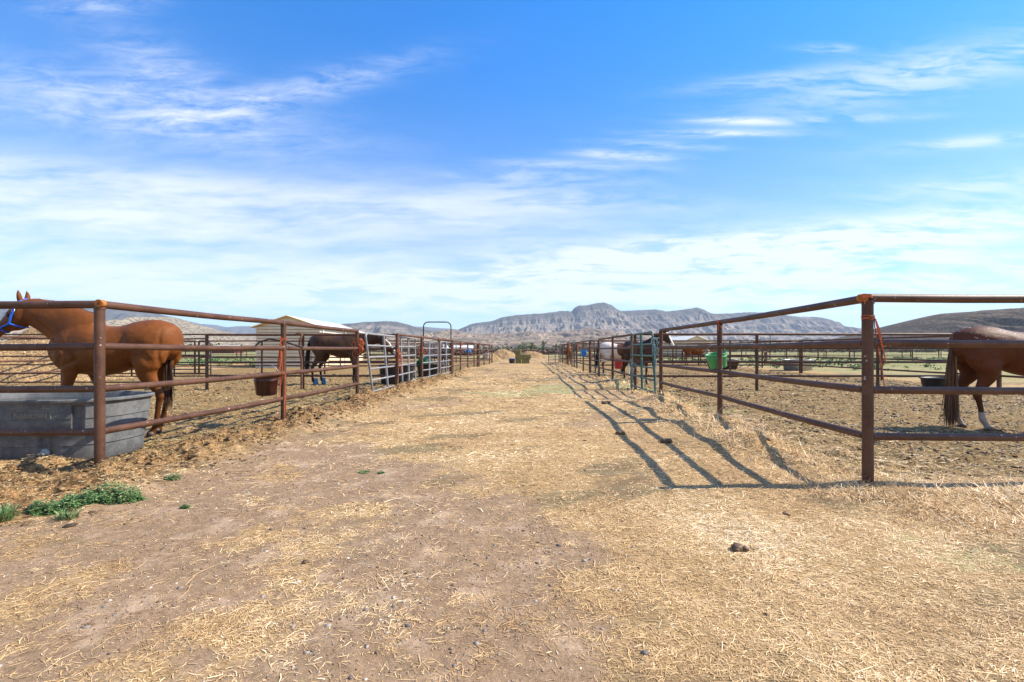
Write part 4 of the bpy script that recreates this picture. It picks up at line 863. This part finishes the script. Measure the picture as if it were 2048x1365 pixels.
def halter():
    m_ = MB()
    def ring(u, a, b_, off): 
        pts = []
        for k in range(25):
            t = 2*math.pi*k/24; c = hp(u, off); dv = (hp(u, off+.1)-hp(u, off)).normalized(); p = c + dv*math.sin(t)*b_; pts.append((p.x, math.cos(t)*a, p.z))
        return pts
    # strap follows the head: nose band, cheek pieces, throat latch and crown
    m_.tube(ring(.66, .066, .092, .022), .011, 6, flat=.5)
    for s in (-1, 1):
        q0 = hp(.42, .10); q1 = hp(.66, .05); m_.tube([(q0.x, s*.094, q0.z), ((q0.x+q1.x)/2, s*.088, (q0.z+q1.z)/2), (q1.x, s*.068, q1.z)], .0125, 6)
        q2 = hp(.0, -.05); q3 = hp(.10, .0); q4 = hp(.26, .05); m_.tube([(q0.x, s*.096, q0.z), (q4.x, s*.112, q4.z), (q3.x, s*.104, q3.z), (q2.x-.02, s*.06, q2.z+.01), (q2.x-.035, 0, q2.z+.04)], .0135, 6)
        q5 = hp(.34, .20); m_.tube([(q0.x, s*.094, q0.z), (q5.x, s*.05, q5.z), (q5.x, 0, q5.z)], .0115, 6)
    m_.build('halter', BLUEH, h1)
    for s in (-1, 1):
        b_ = MB(); q = hp(.14, .02); r = .018
        b_.tube([(q.x+dx*r, s*.122, q.z+dz*r*1.3) for dx, dz in ((-1, -1), (1, -1), (1, 1), (-1, 1), (-1, -1))], .0035, 5); b_.build('buckle', STEEL, h1)
halter()
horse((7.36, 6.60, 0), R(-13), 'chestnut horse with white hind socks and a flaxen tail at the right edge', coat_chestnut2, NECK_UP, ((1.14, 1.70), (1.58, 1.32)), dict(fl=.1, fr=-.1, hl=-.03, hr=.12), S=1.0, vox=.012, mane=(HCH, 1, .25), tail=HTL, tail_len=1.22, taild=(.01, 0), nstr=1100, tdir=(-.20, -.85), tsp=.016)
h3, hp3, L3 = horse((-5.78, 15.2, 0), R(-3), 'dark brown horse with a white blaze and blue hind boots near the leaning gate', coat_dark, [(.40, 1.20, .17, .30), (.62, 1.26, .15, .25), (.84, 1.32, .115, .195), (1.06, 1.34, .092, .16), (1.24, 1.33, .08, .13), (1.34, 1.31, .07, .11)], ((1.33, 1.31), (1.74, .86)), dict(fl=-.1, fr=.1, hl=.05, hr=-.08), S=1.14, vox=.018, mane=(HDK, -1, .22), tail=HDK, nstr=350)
mb = MB(); mb.lathe([(.0, .0), (.075, .0), (.07, .05), (.05, .14), (.052, .2), (.044, .2), (.04, .02)], 16, c=(-.62, -.14, -.003)); mb.build('boot', simple('blue_boot', (.09, .20, .30), (.06, .15, .24), .7, 20), h3)
mb = MB(); mb.lathe([(.0, .0), (.075, .0), (.07, .05), (.05, .14), (.052, .2), (.044, .2), (.04, .02)], 16, c=(-.52, .14, -.003)); mb.build('boot', bpy.data.materials['blue_boot'], h3)
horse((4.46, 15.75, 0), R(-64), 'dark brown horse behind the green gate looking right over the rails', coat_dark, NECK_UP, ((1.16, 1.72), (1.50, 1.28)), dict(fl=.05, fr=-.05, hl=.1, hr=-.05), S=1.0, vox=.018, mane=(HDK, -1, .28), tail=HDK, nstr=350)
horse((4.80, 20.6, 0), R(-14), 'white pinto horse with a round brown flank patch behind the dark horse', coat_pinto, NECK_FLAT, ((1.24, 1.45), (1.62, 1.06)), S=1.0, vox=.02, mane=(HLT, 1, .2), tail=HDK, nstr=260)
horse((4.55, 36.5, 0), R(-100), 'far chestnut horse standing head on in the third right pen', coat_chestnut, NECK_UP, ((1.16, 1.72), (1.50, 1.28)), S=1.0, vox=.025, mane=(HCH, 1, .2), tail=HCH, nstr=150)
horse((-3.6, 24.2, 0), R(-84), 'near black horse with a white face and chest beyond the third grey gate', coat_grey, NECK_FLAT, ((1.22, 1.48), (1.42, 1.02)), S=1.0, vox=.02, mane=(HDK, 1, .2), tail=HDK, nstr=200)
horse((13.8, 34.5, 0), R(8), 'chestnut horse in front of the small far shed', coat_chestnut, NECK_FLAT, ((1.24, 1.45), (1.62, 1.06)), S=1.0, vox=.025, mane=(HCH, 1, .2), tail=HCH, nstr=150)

# ---------------------------------------------------------------- sheds
def shed(x0, y0, x1, depth, he, hp_, lab, opening, rot=0.0):
    w_ = x1-x0; root = empty('shed', (x0, y0, 0), rot, lab, 'shed', 'tan metal horse sheds')
    m_ = MB(); k = 14                                           # lap siding, one plank a step
    for i in range(k):
        z0 = he*i/k; z1 = he*(i+1)/k; z1 -= .045; m_.add([(0, -.09, z0), (w_, -.09, z0), (w_, -.02, z1), (0, -.02, z1), (0, .04, z0), (w_, .04, z0), (w_, .04, z1), (0, .04, z1)], [(0, 1, 2, 3), (0, 4, 5, 1), (4, 7, 6, 5), (1, 5, 6, 2), (0, 3, 7, 4)])
    n = 4
    for i in range(n):
        a = i/n; b_ = (i+1)/n; zl = he+(hp_-he)*a; zu = he+(hp_-he)*b_; m_.add([(w_/2*a, -.03, zl+.004), (w_-w_/2*a, -.03, zl+.004), (w_-w_/2*b_-.001, 0, zu), (w_/2*b_+.001, 0, zu)], [(0, 1, 2, 3)])
    m_.box((w_/2, .06, he/2), (w_-.02, .04, he)); m_.build('front_wall', SIDING, root)
    m_ = MB(); m_.box((w_/2, depth, he/2), (w_, .06, he)); m_.box((.03, depth/2, he/2), (.06, depth-.1, he-.01)); m_.add([(0, depth+.03, he), (w_, depth+.03, he), (w_/2, depth+.03, hp_)], [(0, 1, 2)]); m_.build('back_wall', SIDING, root)
    ov = .22
    for s in (0, 1):
        xa = -ov if s == 0 else w_+ov; za = he-ov*(hp_-he)/(w_/2)
        m_ = MB(); vs = [(xa, -ov, za), (w_/2, -ov, hp_+.03), (w_/2, depth+ov, hp_+.03), (xa, depth+ov, za)]; vs += [(a, b_, c-.05) for a, b_, c in vs]; m_.add(vs, [(0, 1, 2, 3), (7, 6, 5, 4), (0, 4, 5, 1), (3, 2, 6, 7), (0, 3, 7, 4)])
        for q in range(int(depth/.6)): m_.box((0, 0, 0), (0, 0, 0)) if False else None
        m_.build('roof', ROOFM, root)
        t_ = MB(); t_.tube([(xa, -ov-.015, za-.02), (w_/2, -ov-.015, hp_+.01)], .045, 4); t_.build('trim', WHITE if not opening else SIDING, root)
    if opening:
        m_ = MB(); m_.box((w_-.03, depth/2, he-.22), (.06, depth-.05, .36)); m_.build('header', ROOFM, root)
        for q in (0.03, .5, .98): m_ = MB(); m_.box((w_+.02, depth*q+.03, he/2), (.12, .12, he)); m_.build('post', WHITE, root)
        m_ = MB(); m_.box((w_-.02, depth/2, .55), (.05, depth-.2, 1.1)); m_.build('kick_board', SIDING, root)
    else:
        m_ = MB(); m_.box((w_-.03, depth/2, he/2), (.06, depth-.1, he-.01)); m_.build('side_wall', SIDING, root)
        m_ = MB(); m_.box((w_*.78, -.05, 1.0), (w_*.30, .06, 1.9)); m_.build('door', simple('dark_doorway', (.03, .025, .02), (.04, .03, .025), .8), root)
    return root
shed(-16.65, 29.6, -12.55, 10.0, 2.72, 3.38, 'tan lap-sided metal shed with a cream roof behind the left pens', True, R(3))
shed(26.3, 70, 30.7, 9.5, 2.55, 3.35, 'small tan shed with white roof edges far beyond the right pens', False, R(9))
# long low white stable with dark red base, and a white roofed one
def stable(x0, x1, y, lab, hw=1.3):
    root = empty('stable', (x0, y, 0), 0, lab, 'stable'); L = x1-x0; m_ = MB(); m_.box((L/2, 0, hw/2), (L, 5, hw)); m_.build('wall', DKRED, root)
    m_ = MB(); m_.add([(-.4, -3, hw), (L+.4, -3, hw), (L+.4, 0, hw+.9), (-.4, 0, hw+.9), (-.4, 3, hw), (L+.4, 3, hw)], [(0, 1, 2, 3), (3, 2, 5, 4), (0, 3, 4), (1, 5, 2)]); m_.build('roof', WHITE, root)
stable(-17.5, -11, 125, 'long low stable with a white roof and dark red walls beyond the left pens', 1.6)
stable(-98, -90, 150, 'small white roofed stable far behind the left paddocks', 1.7)

# ---------------------------------------------------------------- hay
def heap(cx, cy, rx, ry, h, lab, seed, n=5000, l=.12, w_=.03):
    g = 60; u = np.linspace(-1.25, 1.25, g); U, V_ = np.meshgrid(u, u); r = np.sqrt(U**2+V_**2)
    lob = 1+.35*(fbm(U*3+seed, V_*3, 1.0, 3, seed)-.5); zz = h*np.clip(1-(r/lob)**1.7, 0, 1)**.9*(.72+.56*fbm(U, V_, .35, 4, seed+2)) - .03
    idx_ = np.arange(g*g).reshape(g, g); q = np.stack([idx_[:-1, :-1], idx_[:-1, 1:], idx_[1:, 1:], idx_[1:, :-1]], -1).reshape(-1, 4)
    root = empty('straw_pile', (cx, cy, 0), 0, lab, 'straw pile', 'piles of old straw')
    m, t, b = new_mat('pile_straw'); p = pos(t); st = t.noise(p, 16, 5, .75); t.link(t.ramp(st, [(.40, (.10, .06, .028)), (.54, (.34, .215, .10)), (.70, (.58, .40, .20))]), b.inputs['Base Color']); b.inputs['Roughness'].default_value = .9; bump(t, b, st, .05)
    fastmesh('heap', np.stack([(U*rx).ravel(), (V_*ry).ravel(), zz.ravel()], 1), q, m, root, smooth=True)
    i = RNG.integers(0, g*g, n); k = zz.ravel()[i] > .03; i = i[k]; n = len(i); x = (U*rx).ravel()[i]+RNG.normal(0, rx/g, n); y = (V_*ry).ravel()[i]+RNG.normal(0, ry/g, n)
    o = strands('loose_straw', x, y, l*RNG.uniform(.5, 1.4, n), w_*RNG.uniform(.4, 1, n), RNG.uniform(0, 6.28, n), np.abs(RNG.normal(.0, .35, n)), np.clip(RNG.normal(.55, .25, n), 0, 1), STRAW, .2, .02, z0=zz.ravel()[i]); o.parent = root
heap(-1.15, 59, 2.0, 2.2, 1.35, 'golden straw pile left of the hay bales at the end of the lane', 3, 2500)
heap(2.9, 66, 2.3, 1.8, .95, 'lower straw pile right of the hay bales', 4, 2500)
heap(-2.3, 50, 1.2, 1.4, .8, 'small straw pile against the end of the left fence', 6, 1500)
heap(-19.0, 18.5, 3.6, 3.4, 1.9, 'big golden straw pile beyond the chestnut horse on the left', 5, 9000, .10, .02)
def bale(c, d, rz, lab):
    root = empty('hay_bale', c, rz, lab, 'hay bale', 'hay bales on the lane'); g = 10; vs = []; fs = []
    bm = bmesh.new(); bmesh.ops.create_cube(bm, size=1); bmesh.ops.subdivide_edges(bm, edges=bm.edges[:], cuts=9, use_grid_fill=True)
    for v in bm.verts:
        n_ = (random.uniform(-1, 1)*.03, random.uniform(-1, 1)*.03, random.uniform(-1, 1)*.03); v.co = Vector((v.co.x*d[0]*(1+n_[0]), v.co.y*d[1]*(1+n_[1]), (v.co.z+.5)*d[2]*(1+n_[2])))
    me = bpy.data.meshes.new('hay'); bm.to_mesh(me); bm.free(); me.materials.append(HAY); o = bpy.data.objects.new('hay', me); C.objects.link(o); o.parent = root
    for s in (-.25, .25): m_ = MB(); m_.tube([(s*d[0], -d[1]/2*1.03, 0), (s*d[0], -d[1]/2*1.03, d[2]*1.02), (s*d[0], d[1]/2*1.03, d[2]*1.02), (s*d[0], d[1]/2*1.03, 0)], .008, 5); m_.build('string', CHAFF, root)
m, t, b = new_mat('hay'); p = pos(t); q = t.noise(t.map(p, (6, 6, 40)), 1.4, 5, .7); t.link(t.ramp(q, [(.35, (.075, .065, .02)), (.55, (.24, .22, .075)), (.7, (.42, .37, .16))]), b.inputs['Base Color']); b.inputs['Roughness'].default_value = .95; bump(t, b, q, .03); HAY = m
bale((.55, 39.2, 0), (.5, .9, .40), 0, 'lowest green hay bale under the tall stack'); bale((.55, 39.2, .41), (.5, .9, .40), R(3), 'middle green hay bale of the tall stack'); bale((.52, 39.2, .82), (.52, .9, .38), R(-4), 'top green hay bale of the tall stack')
bale((1.17, 39.0, 0), (.6, .5, .33), R(6), 'small green hay bale on the ground right of the stack'); bale((1.05, 39.0, .34), (1.05, .5, .42), R(2), 'wide green hay bale lying right of the stack')

# ---------------------------------------------------------------- trees
def tree(x, y, h, w_, lab, n=700, group='trees at the foot of the hills', trunk=.3):
    root = empty('tree', (x, y, 0), 0, lab, 'tree', group); m_ = MB(); m_.tube([(0, 0, -.2), (w_*.02, 0, h*.3), (-w_*.03, 0, h*.62)], [h*.03, h*.022, h*.012], 7)
    for i in range(5): a = random.uniform(0, 6.28); m_.tube([(0, 0, h*(.22+.07*i)), (math.cos(a)*w_*.2, math.sin(a)*w_*.2, h*(.42+.07*i)), (math.cos(a)*w_*.34, math.sin(a)*w_*.34, h*(.55+.06*i))], [h*.014, h*.009, h*.004], 5)
    m_.build('trunk', BARK, root)
    nb = 11; cen = np.stack([RNG.normal(0, w_*.22, nb), RNG.normal(0, w_*.22, nb), h*RNG.uniform(.34, .86, nb)], 1); rad = w_*RNG.uniform(.14, .25, nb)
    k = RNG.integers(0, nb, n); dv = RNG.normal(0, 1, (n, 3)); dv /= np.linalg.norm(dv, axis=1)[:, None]; p = cen[k]+dv*(rad[k]*RNG.uniform(.5, 1.08, n))[:, None]; p[:, 2] = np.minimum(p[:, 2], h)
    s = h*.05*RNG.uniform(.6, 1.4, n); a = RNG.normal(0, 1, (n, 3)); a /= np.linalg.norm(a, axis=1)[:, None]; b_ = np.cross(a, RNG.normal(0, 1, (n, 3))); b_ /= np.linalg.norm(b_, axis=1)[:, None]
    V = np.stack([p-a*s[:, None]*.5, p+b_*s[:, None]*.35, p+a*s[:, None]*.5, p-b_*s[:, None]*.35], 1)
    fastmesh('crown', V.reshape(-1, 3), np.arange(n*4).reshape(n, 4), LEAF, root, attrs=dict(rnd=np.repeat(np.clip(RNG.normal(.5, .22, n), 0, 1), 4)))
def tr(px, topy, wpx, D, lab, n=700): tree((px-CX)/F*D, D, H+(HY-topy)/F*D, wpx/F*D, lab, n)
tr(1049, 681, 20, 170, 'feathery green tree straight beyond the hay bales'); tr(1062, 683, 12, 175, 'small pale tree touching the feathery one on its right'); tr(1087, 680, 13, 190, 'round dark green tree right of the feathery one'); tr(1037, 688, 10, 180, 'low bush-like tree left of the feathery one')
tr(1146, 680, 18, 210, 'dark tree above the far end of the right fence'); tr(1168, 682, 15, 215, 'tree right of the dark one above the right fence'); tr(1122, 686, 12, 200, 'small tree left of the dark one above the right fence'); tr(1112, 687, 8, 220, 'smallest tree at the open gate')
for i, (px, ty, wp) in enumerate([(1484, 678, 11), (1497, 677, 12), (1512, 675, 17), (1521, 676, 8), (1531, 679, 10), (1541, 673, 11), (1552, 678, 12), (1564, 678, 14), (1578, 677, 7), (1597, 674, 18), (1610, 674, 17), (1624, 677, 8), (1646, 677, 7), (1661, 678, 12), (1680, 680, 10)]):
    tr(px, ty, wp, 420+i % 3*30, ['low green tree', 'spreading green tree', 'rounded green tree'][i % 3] + ' in the row under the mesa, ' + ['first', 'second', 'third', 'fourth', 'fifth', 'sixth', 'seventh', 'eighth', 'ninth', 'tenth', 'eleventh', 'twelfth', 'thirteenth', 'fourteenth', 'fifteenth'][i] + ' from the left', 320)
tr(1724, 674, 40, 260, 'broad bright green tree just left of the right corner post'); tr(1436, 682, 26, 300, 'green tree at the right end of the small far shed')
# scrub belts at the foot of the hills
def scrub(name, x0, x1, y0, y1, n, hmax, lab, mat=LEAF, seed=1):
    x = RNG.uniform(x0, x1, n); y = RNG.uniform(y0, y1, n); keep = fbm(x, y, (x1-x0)/14, 3, seed) > .42; x = x[keep]; y = y[keep]; n = len(x); k = 26
    h_ = hmax*RNG.uniform(.35, 1, n); c = np.repeat(np.stack([x, y, h_*.45], 1), k, 0); hh = np.repeat(h_, k); m = n*k
    p = c + RNG.normal(0, 1, (m, 3))*np.stack([hh*.5, hh*.4, hh*.26], 1); p[:, 2] = np.maximum(p[:, 2], .02)
    s = hh*.24*RNG.uniform(.5, 1.3, m); a = RNG.normal(0, 1, (m, 3)); a /= np.linalg.norm(a, axis=1)[:, None]; b_ = np.cross(a, RNG.normal(0, 1, (m, 3))); b_ /= np.linalg.norm(b_, axis=1)[:, None]
    V = np.stack([p-a*s[:, None], p+b_*s[:, None]*.7, p+a*s[:, None], p-b_*s[:, None]*.7], 1)
    o = fastmesh(name, V.reshape(-1, 3), np.arange(m*4).reshape(m, 4), mat, attrs=dict(rnd=np.repeat(np.clip(RNG.normal(.4, .25, m), 0, 1), 4))); tag(o, lab, 'scrub', kind='stuff')
SAGE = straw_mat('sage_leaf', [(0, (.06, .06, .04)), (.5, (.13, .125, .085)), (1, (.20, .19, .13))]); REDS = straw_mat('dry_brush', [(0, (.06, .03, .022)), (.5, (.14, .075, .055)), (1, (.22, .13, .09))])
scrub('scrub', -420, 60, 300, 520, 1500, 4.2, 'grey green scrub belt before the left hills', SAGE, 3)
scrub('scrub', -60, 260, 190, 330, 1100, 2.6, 'grey green scrub in front of the foothills', SAGE, 5)
scrub('dry_brush', -24, 14, 105, 125, 900, 1.25, 'reddish dry brush in a strip beyond the straw piles', REDS, 6)
scrub('green_scrub', -330, -110, 240, 330, 700, 4.5, 'green bushes in a belt behind the left paddocks', LEAF, 7)
scrub('green_scrub', 150, 620, 430, 560, 900, 4.0, 'low green bushes under the mesa on the right', LEAF, 8)
scrub('pasture_weeds', 15, 60, 24, 60, 700, .35, 'green weeds growing behind the right pens', GRASS, 9)
scrub('pasture_weeds', -45, -14, 30, 60, 500, .35, 'green weeds growing behind the left pens', GRASS, 10)

# ---------------------------------------------------------------- hills
def hill_mat(name, kind):
    m, t, b = new_mat(name); p = pos(t); sx = t.new('ShaderNodeSeparateXYZ'); t.link(p, sx.inputs[0]); z = sx.outputs[2]
    t_ = attr(t, 'rel'); slope = attr(t, 'steep')
    nz = t.noise(p, .004 if kind == 'mesa' else .02, 6, .6)
    if kind == 'mesa':
        zz = t.math('ADD', z, t.math('MULTIPLY', nz, 60)); st = t.noise(t.comb(0.0, 0.0, zz), .035, 4, .7)
        col = t.ramp(st, [(.34, (.10, .09, .08)), (.46, (.18, .155, .13)), (.54, (.27, .225, .18)), (.64, (.13, .115, .10))])
        veg = t.step(t.noise(p, .009, 6, .65), .46, .60); col = t.mix(t.math('MULTIPLY', veg, .6), col, (.09, .09, .08))
        col = t.mix(t.math('MULTIPLY', t.step(t.math('ADD', t_, t.math('MULTIPLY', nz, .3)), .90, 1.05), .8), col, (.065, .065, .058))
        col = t.mix(t.math('MULTIPLY', t.step(t.math('ADD', t_, t.math('MULTIPLY', nz, .5)), .92, .60), .6), col, (.38, .30, .225)); col = t.mix(t.math('MULTIPLY', t.step(t.noise(p, .05, 4, .6), .52, .62), .4), col, (.08, .075, .068)); sb = t.noise(t.comb(0.0, 0.0, t.math('ADD', z, t.math('MULTIPLY', nz, 25))), .06, 2, .5); col = t.mix(t.math('MULTIPLY', t.step(sb, .53, .58), .65), col, (.085, .075, .065))
        col = t.mix(t.math('MULTIPLY', t.step(t.noise(p, .0021, 3, .5), .55, .68), .5), col, (.28, .235, .19)); col = t.mix(t.math('MULTIPLY', t.step(t.noise(t.map(p, (1, .12, .25)), .022, 4, .65), .52, .60), .5), col, (.07, .065, .06))
    elif kind == 'juniper':
        base = t.mix(t.step(nz, .4, .65), (.235, .165, .12), (.29, .22, .165)); v = t.voro(t.map(p, (1, .6, 1)), .055)
        col = t.mix(t.step(v, .46, .34), base, (.075, .075, .055)); col = t.mix(t.step(t.noise(p, .006, 5, .6), .50, .62), col, (.12, .11, .085))
    elif kind == 'dark':
        base = t.mix(t.step(t.noise(p, .03, 6, .65), .42, .62), (.085, .060, .042), (.15, .105, .075)); v = t.voro(t.map(p, (1, .8, 1)), .16)
        col = t.mix(t.step(v, .52, .36), base, (.040, .042, .030)); n4 = t.noise(t.comb(0.0, 0.0, t.math('ADD', z, t.math('MULTIPLY', nz, 8))), .12, 3, .6)
        col = t.mix(t.math('MULTIPLY', t.step(n4, .52, .60), .6), col, (.06, .048, .04))
    elif kind == 'tan':
        zz = t.math('ADD', z, t.math('MULTIPLY', nz, 10)); st = t.noise(t.comb(0.0, 0.0, zz), .12, 3, .7); col = t.ramp(st, [(.35, (.17, .135, .10)), (.5, (.30, .245, .175)), (.65, (.22, .18, .13))])
        v = t.voro(p, .07); col = t.mix(t.step(v, .48, .36), col, (.10, .09, .06))
    else:
        col = t.mix(t.step(nz, .4, .6), (.10, .105, .11), (.14, .14, .14))
    t.link(col, b.inputs['Base Color']); b.inputs['Roughness'].default_value = .95; b.inputs['Specular IOR Level'].default_value = .05
    bump(t, b, t.noise(p, .05 if kind in ('mesa', 'blue') else .25, 5, .65), 3.0 if kind in ('mesa', 'blue') else .8, .7)
    return m
def hills(name, prof, D, foot, back, dx, rows, kind, gully=200, gamp=.25, cliff=.0, lab=None, seed=0, rough=.012, ledge=0):
    """one landform: crest line at distance D, slopes down to the foot; prof is (photo column, photo row) of the crest"""
    px = np.array([p[0] for p in prof], float); pz = H + (HY-np.array([p[1] for p in prof], float))/F*D
    x0 = (px[0]-CX)/F*D; x1 = (px[-1]-CX)/F*D; xs_ = np.arange(x0, x1+dx, dx); t = np.concatenate([np.linspace(-.02, 1, rows), 1+np.linspace(.02, 1, max(8, rows//5))**1.5])
    Xg, T = np.meshgrid(xs_, t); crest = np.interp(Xg, (px-CX)/F*D, pz)
    Yg = np.where(T <= 1, foot+(D-foot)*T, D+(back-D)*(T-1))
    wx = Xg + (fbm(Xg, Yg, gully*2.2, 3, seed+4)-.5)*gully*1.3
    rd = 1-np.abs(2*fbm(wx, Yg*.16, gully, 4, seed+1, .55)-1)*2.2; rd = np.clip(rd, 0, 1)       # ridged: 1 on the valley line
    sp = 1-np.abs(2*fbm(wx+911, Yg*.2, gully*.35, 3, seed+7, .55)-1)*2.0; sp = np.clip(sp, 0, 1)
    Te = np.clip(T, 0, 1); cut = (rd*.75+sp*.35)*gamp*np.sin(np.pi*np.clip(Te, 0, 1))**.8
    Tq = np.clip(Te-cut*(1-Te*.55), 0, 1)
    if cliff: s = np.interp(Tq, [0, .35, .62, .70, .78, .90, 1], [0, .14, .40, .56, .66, .90, 1])
    else: s = np.sin(Tq*np.pi/2)**1.25
    if ledge: s = s + .018*np.sin(s*ledge)*np.clip(s*4, 0, 1)
    crest = crest*(1+(fbm(Xg, Yg*0, gully*.3, 4, seed+9)-.5)*rough*2)
    Z = crest*s*np.where(T > 1, 1-.65*(T-1)**1.2, 1) + (fbm(Xg, Yg, gully*.25, 4, seed+3)-.5)*crest*.05*np.sin(np.pi*np.clip(Te, 0, 1)) - 2*(T < .01)
    i_ = np.arange(Xg.size).reshape(Xg.shape); q = np.stack([i_[:-1, :-1], i_[:-1, 1:], i_[1:, 1:], i_[1:, :-1]], -1).reshape(-1, 4)
    o = fastmesh(name, np.stack([Xg.ravel(), Yg.ravel(), Z.ravel()], 1), q, hill_mat(name, kind), smooth=True, attrs=dict(rel=np.clip(s, 0, 1).ravel(), steep=cut.ravel()))
    tag(o, kind='structure'); return o
MESA = [(560, 698), (640, 690), (760, 686), (860, 676), (905, 665), (922, 657.5), (945, 648), (962, 646), (985, 643), (1000, 637), (1015, 634), (1040, 630.5), (1090, 627.5), (1125, 623), (1143, 624), (1150, 616), (1160, 612), (1178, 611.5), (1195, 607), (1208, 606), (1222, 611), (1232, 619), (1240, 623), (1270, 622), (1310, 620), (1330, 623.5), (1345, 623), (1365, 621), (1380, 618), (1392, 616.5), (1405, 620), (1415, 626), (1430, 629), (1460, 628), (1500, 625.5), (1530, 626), (1560, 630), (1590, 634), (1620, 634.5), (1640, 636), (1648, 642), (1662, 649), (1680, 655), (1700, 664), (1730, 672), (1800, 690), (1900, 697)]
hills('mesa', MESA, 7000, 4000, 8600, 8, 200, 'mesa', 135, .13, 1, seed=2, ledge=34)
hills('distant_ridge', [(1560, 690), (1640, 662), (1680, 657), (1700, 655), (1720, 657), (1740, 662), (1775, 664.5), (1850, 662), (2000, 664), (2300, 664)], 9800, 8200, 11000, 40, 40, 'blue', 500, .2, 0, seed=5)
hills('distant_ridge', [(-500, 640), (-100, 650), (200, 650), (345, 634), (370, 641), (400, 648), (430, 650), (455, 655), (480, 653), (520, 653), (600, 657), (700, 658), (800, 654), (840, 653.5), (870, 656), (905, 658), (930, 664), (1000, 680)], 9600, 8200, 11000, 40, 40, 'blue', 500, .2, 0, seed=6)
hills('left_hill', [(560, 698), (610, 676), (650, 660), (700, 649), (740, 646), (775, 644), (795, 645), (815, 650), (840, 658), (870, 664), (910, 672), (980, 688), (1020, 697)], 5200, 3600, 6000, 10, 110, 'mesa', 260, .32, 0, seed=8, ledge=20)
hills('plateau', [(-900, 612), (-300, 612), (0, 615), (180, 617), (240, 619), (290, 624), (325, 630), (345, 635), (365, 648), (390, 668), (430, 690), (470, 698)], 4200, 3000, 5200, 14, 80, 'blue', 260, .3, 1, seed=9)
hills('tan_hill', [(-700, 650), (-200, 646), (60, 647), (230, 645), (290, 645), (320, 640), (345, 634), (360, 638), (385, 647), (405, 651), (430, 660), (455, 664), (480, 667), (510, 672), (600, 684), (720, 695)], 2600, 1500, 3100, 7, 90, 'tan', 120, .3, 0, seed=10, ledge=24)
hills('foothills', [(430, 697), (560, 686), (700, 678), (820, 672), (870, 669), (890, 667), (903, 662), (914, 660), (926, 664), (950, 668), (985, 667.5), (1010, 668), (1045, 665), (1060, 664), (1090, 667), (1120, 664), (1145, 661), (1165, 658), (1178, 660), (1205, 665), (1240, 670), (1290, 677), (1400, 684), (1550, 688), (1800, 692), (1900, 697)], 3300, 1500, 4000, 6, 130, 'juniper', 170, .30, 0, seed=12, rough=.03)
hills('low_foothill', [(560, 698), (700, 690), (850, 682), (930, 677), (985, 674), (1030, 680), (1070, 681), (1110, 677), (1160, 671), (1200, 673), (1260, 684), (1400, 694), (1500, 698)], 1900, 1000, 2300, 5, 70, 'juniper', 110, .3, 0, seed=14, rough=.03)
hills('right_hill', [(1620, 699), (1700, 690), (1745, 679), (1768, 670), (1785, 664), (1805, 654), (1825, 645), (1845, 637), (1865, 631), (1885, 627.5), (1920, 624.5), (1960, 621.5), (2000, 619), (2048, 616.5), (2200, 611), (2500, 609), (2900, 640)], 1300, 700, 1700, 3, 130, 'dark', 70, .25, 0, seed=16, ledge=16, rough=.012)

# thick curved bar hung over the rail by the maroon bucket
mb = MB(); mb.tube([W(508, 7.5, 1.215), W(520, 7.45, 1.30), W(538, 7.42, 1.345), W(556, 7.38, 1.325), W(575, 7.36, 1.285), W(592, 7.36, 1.24), W(606, 7.36, 1.20)], .014, 8)
tag(mb.build('rod', DARKP), 'dark curved hose arching over the second rail above the maroon bucket', 'rod')
# ---------------------------------------------------------------- air
def haze():
    me = bpy.data.meshes.new('haze'); x, y0, y1, z0, z1 = 14000, -1000, 13500, -6, 900
    vs = [(-x, y0, z0), (x, y0, z0), (x, y1, z0), (-x, y1, z0), (-x, y0, z1), (x, y0, z1), (x, y1, z1), (-x, y1, z1)]
    me.from_pydata(vs, [], [(0, 3, 2, 1), (4, 5, 6, 7), (0, 1, 5, 4), (1, 2, 6, 5), (2, 3, 7, 6), (3, 0, 4, 7)])
    m = bpy.data.materials.new('haze'); m.use_nodes = True; t = NT(m.node_tree)
    for n in list(t.n): t.n.remove(n)
    out = t.new('ShaderNodeOutputMaterial'); v = t.new('ShaderNodeVolumePrincipled'); v.inputs['Color'].default_value = (.62, .74, .92, 1); v.inputs['Density'].default_value = 5.0e-5; v.inputs['Anisotropy'].default_value = .1
    t.link(v.outputs[0], out.inputs['Volume']); me.materials.append(m); o = bpy.data.objects.new('haze', me); C.objects.link(o); tag(o, kind='stuff', label='thin pale air haze over the whole valley')
haze()
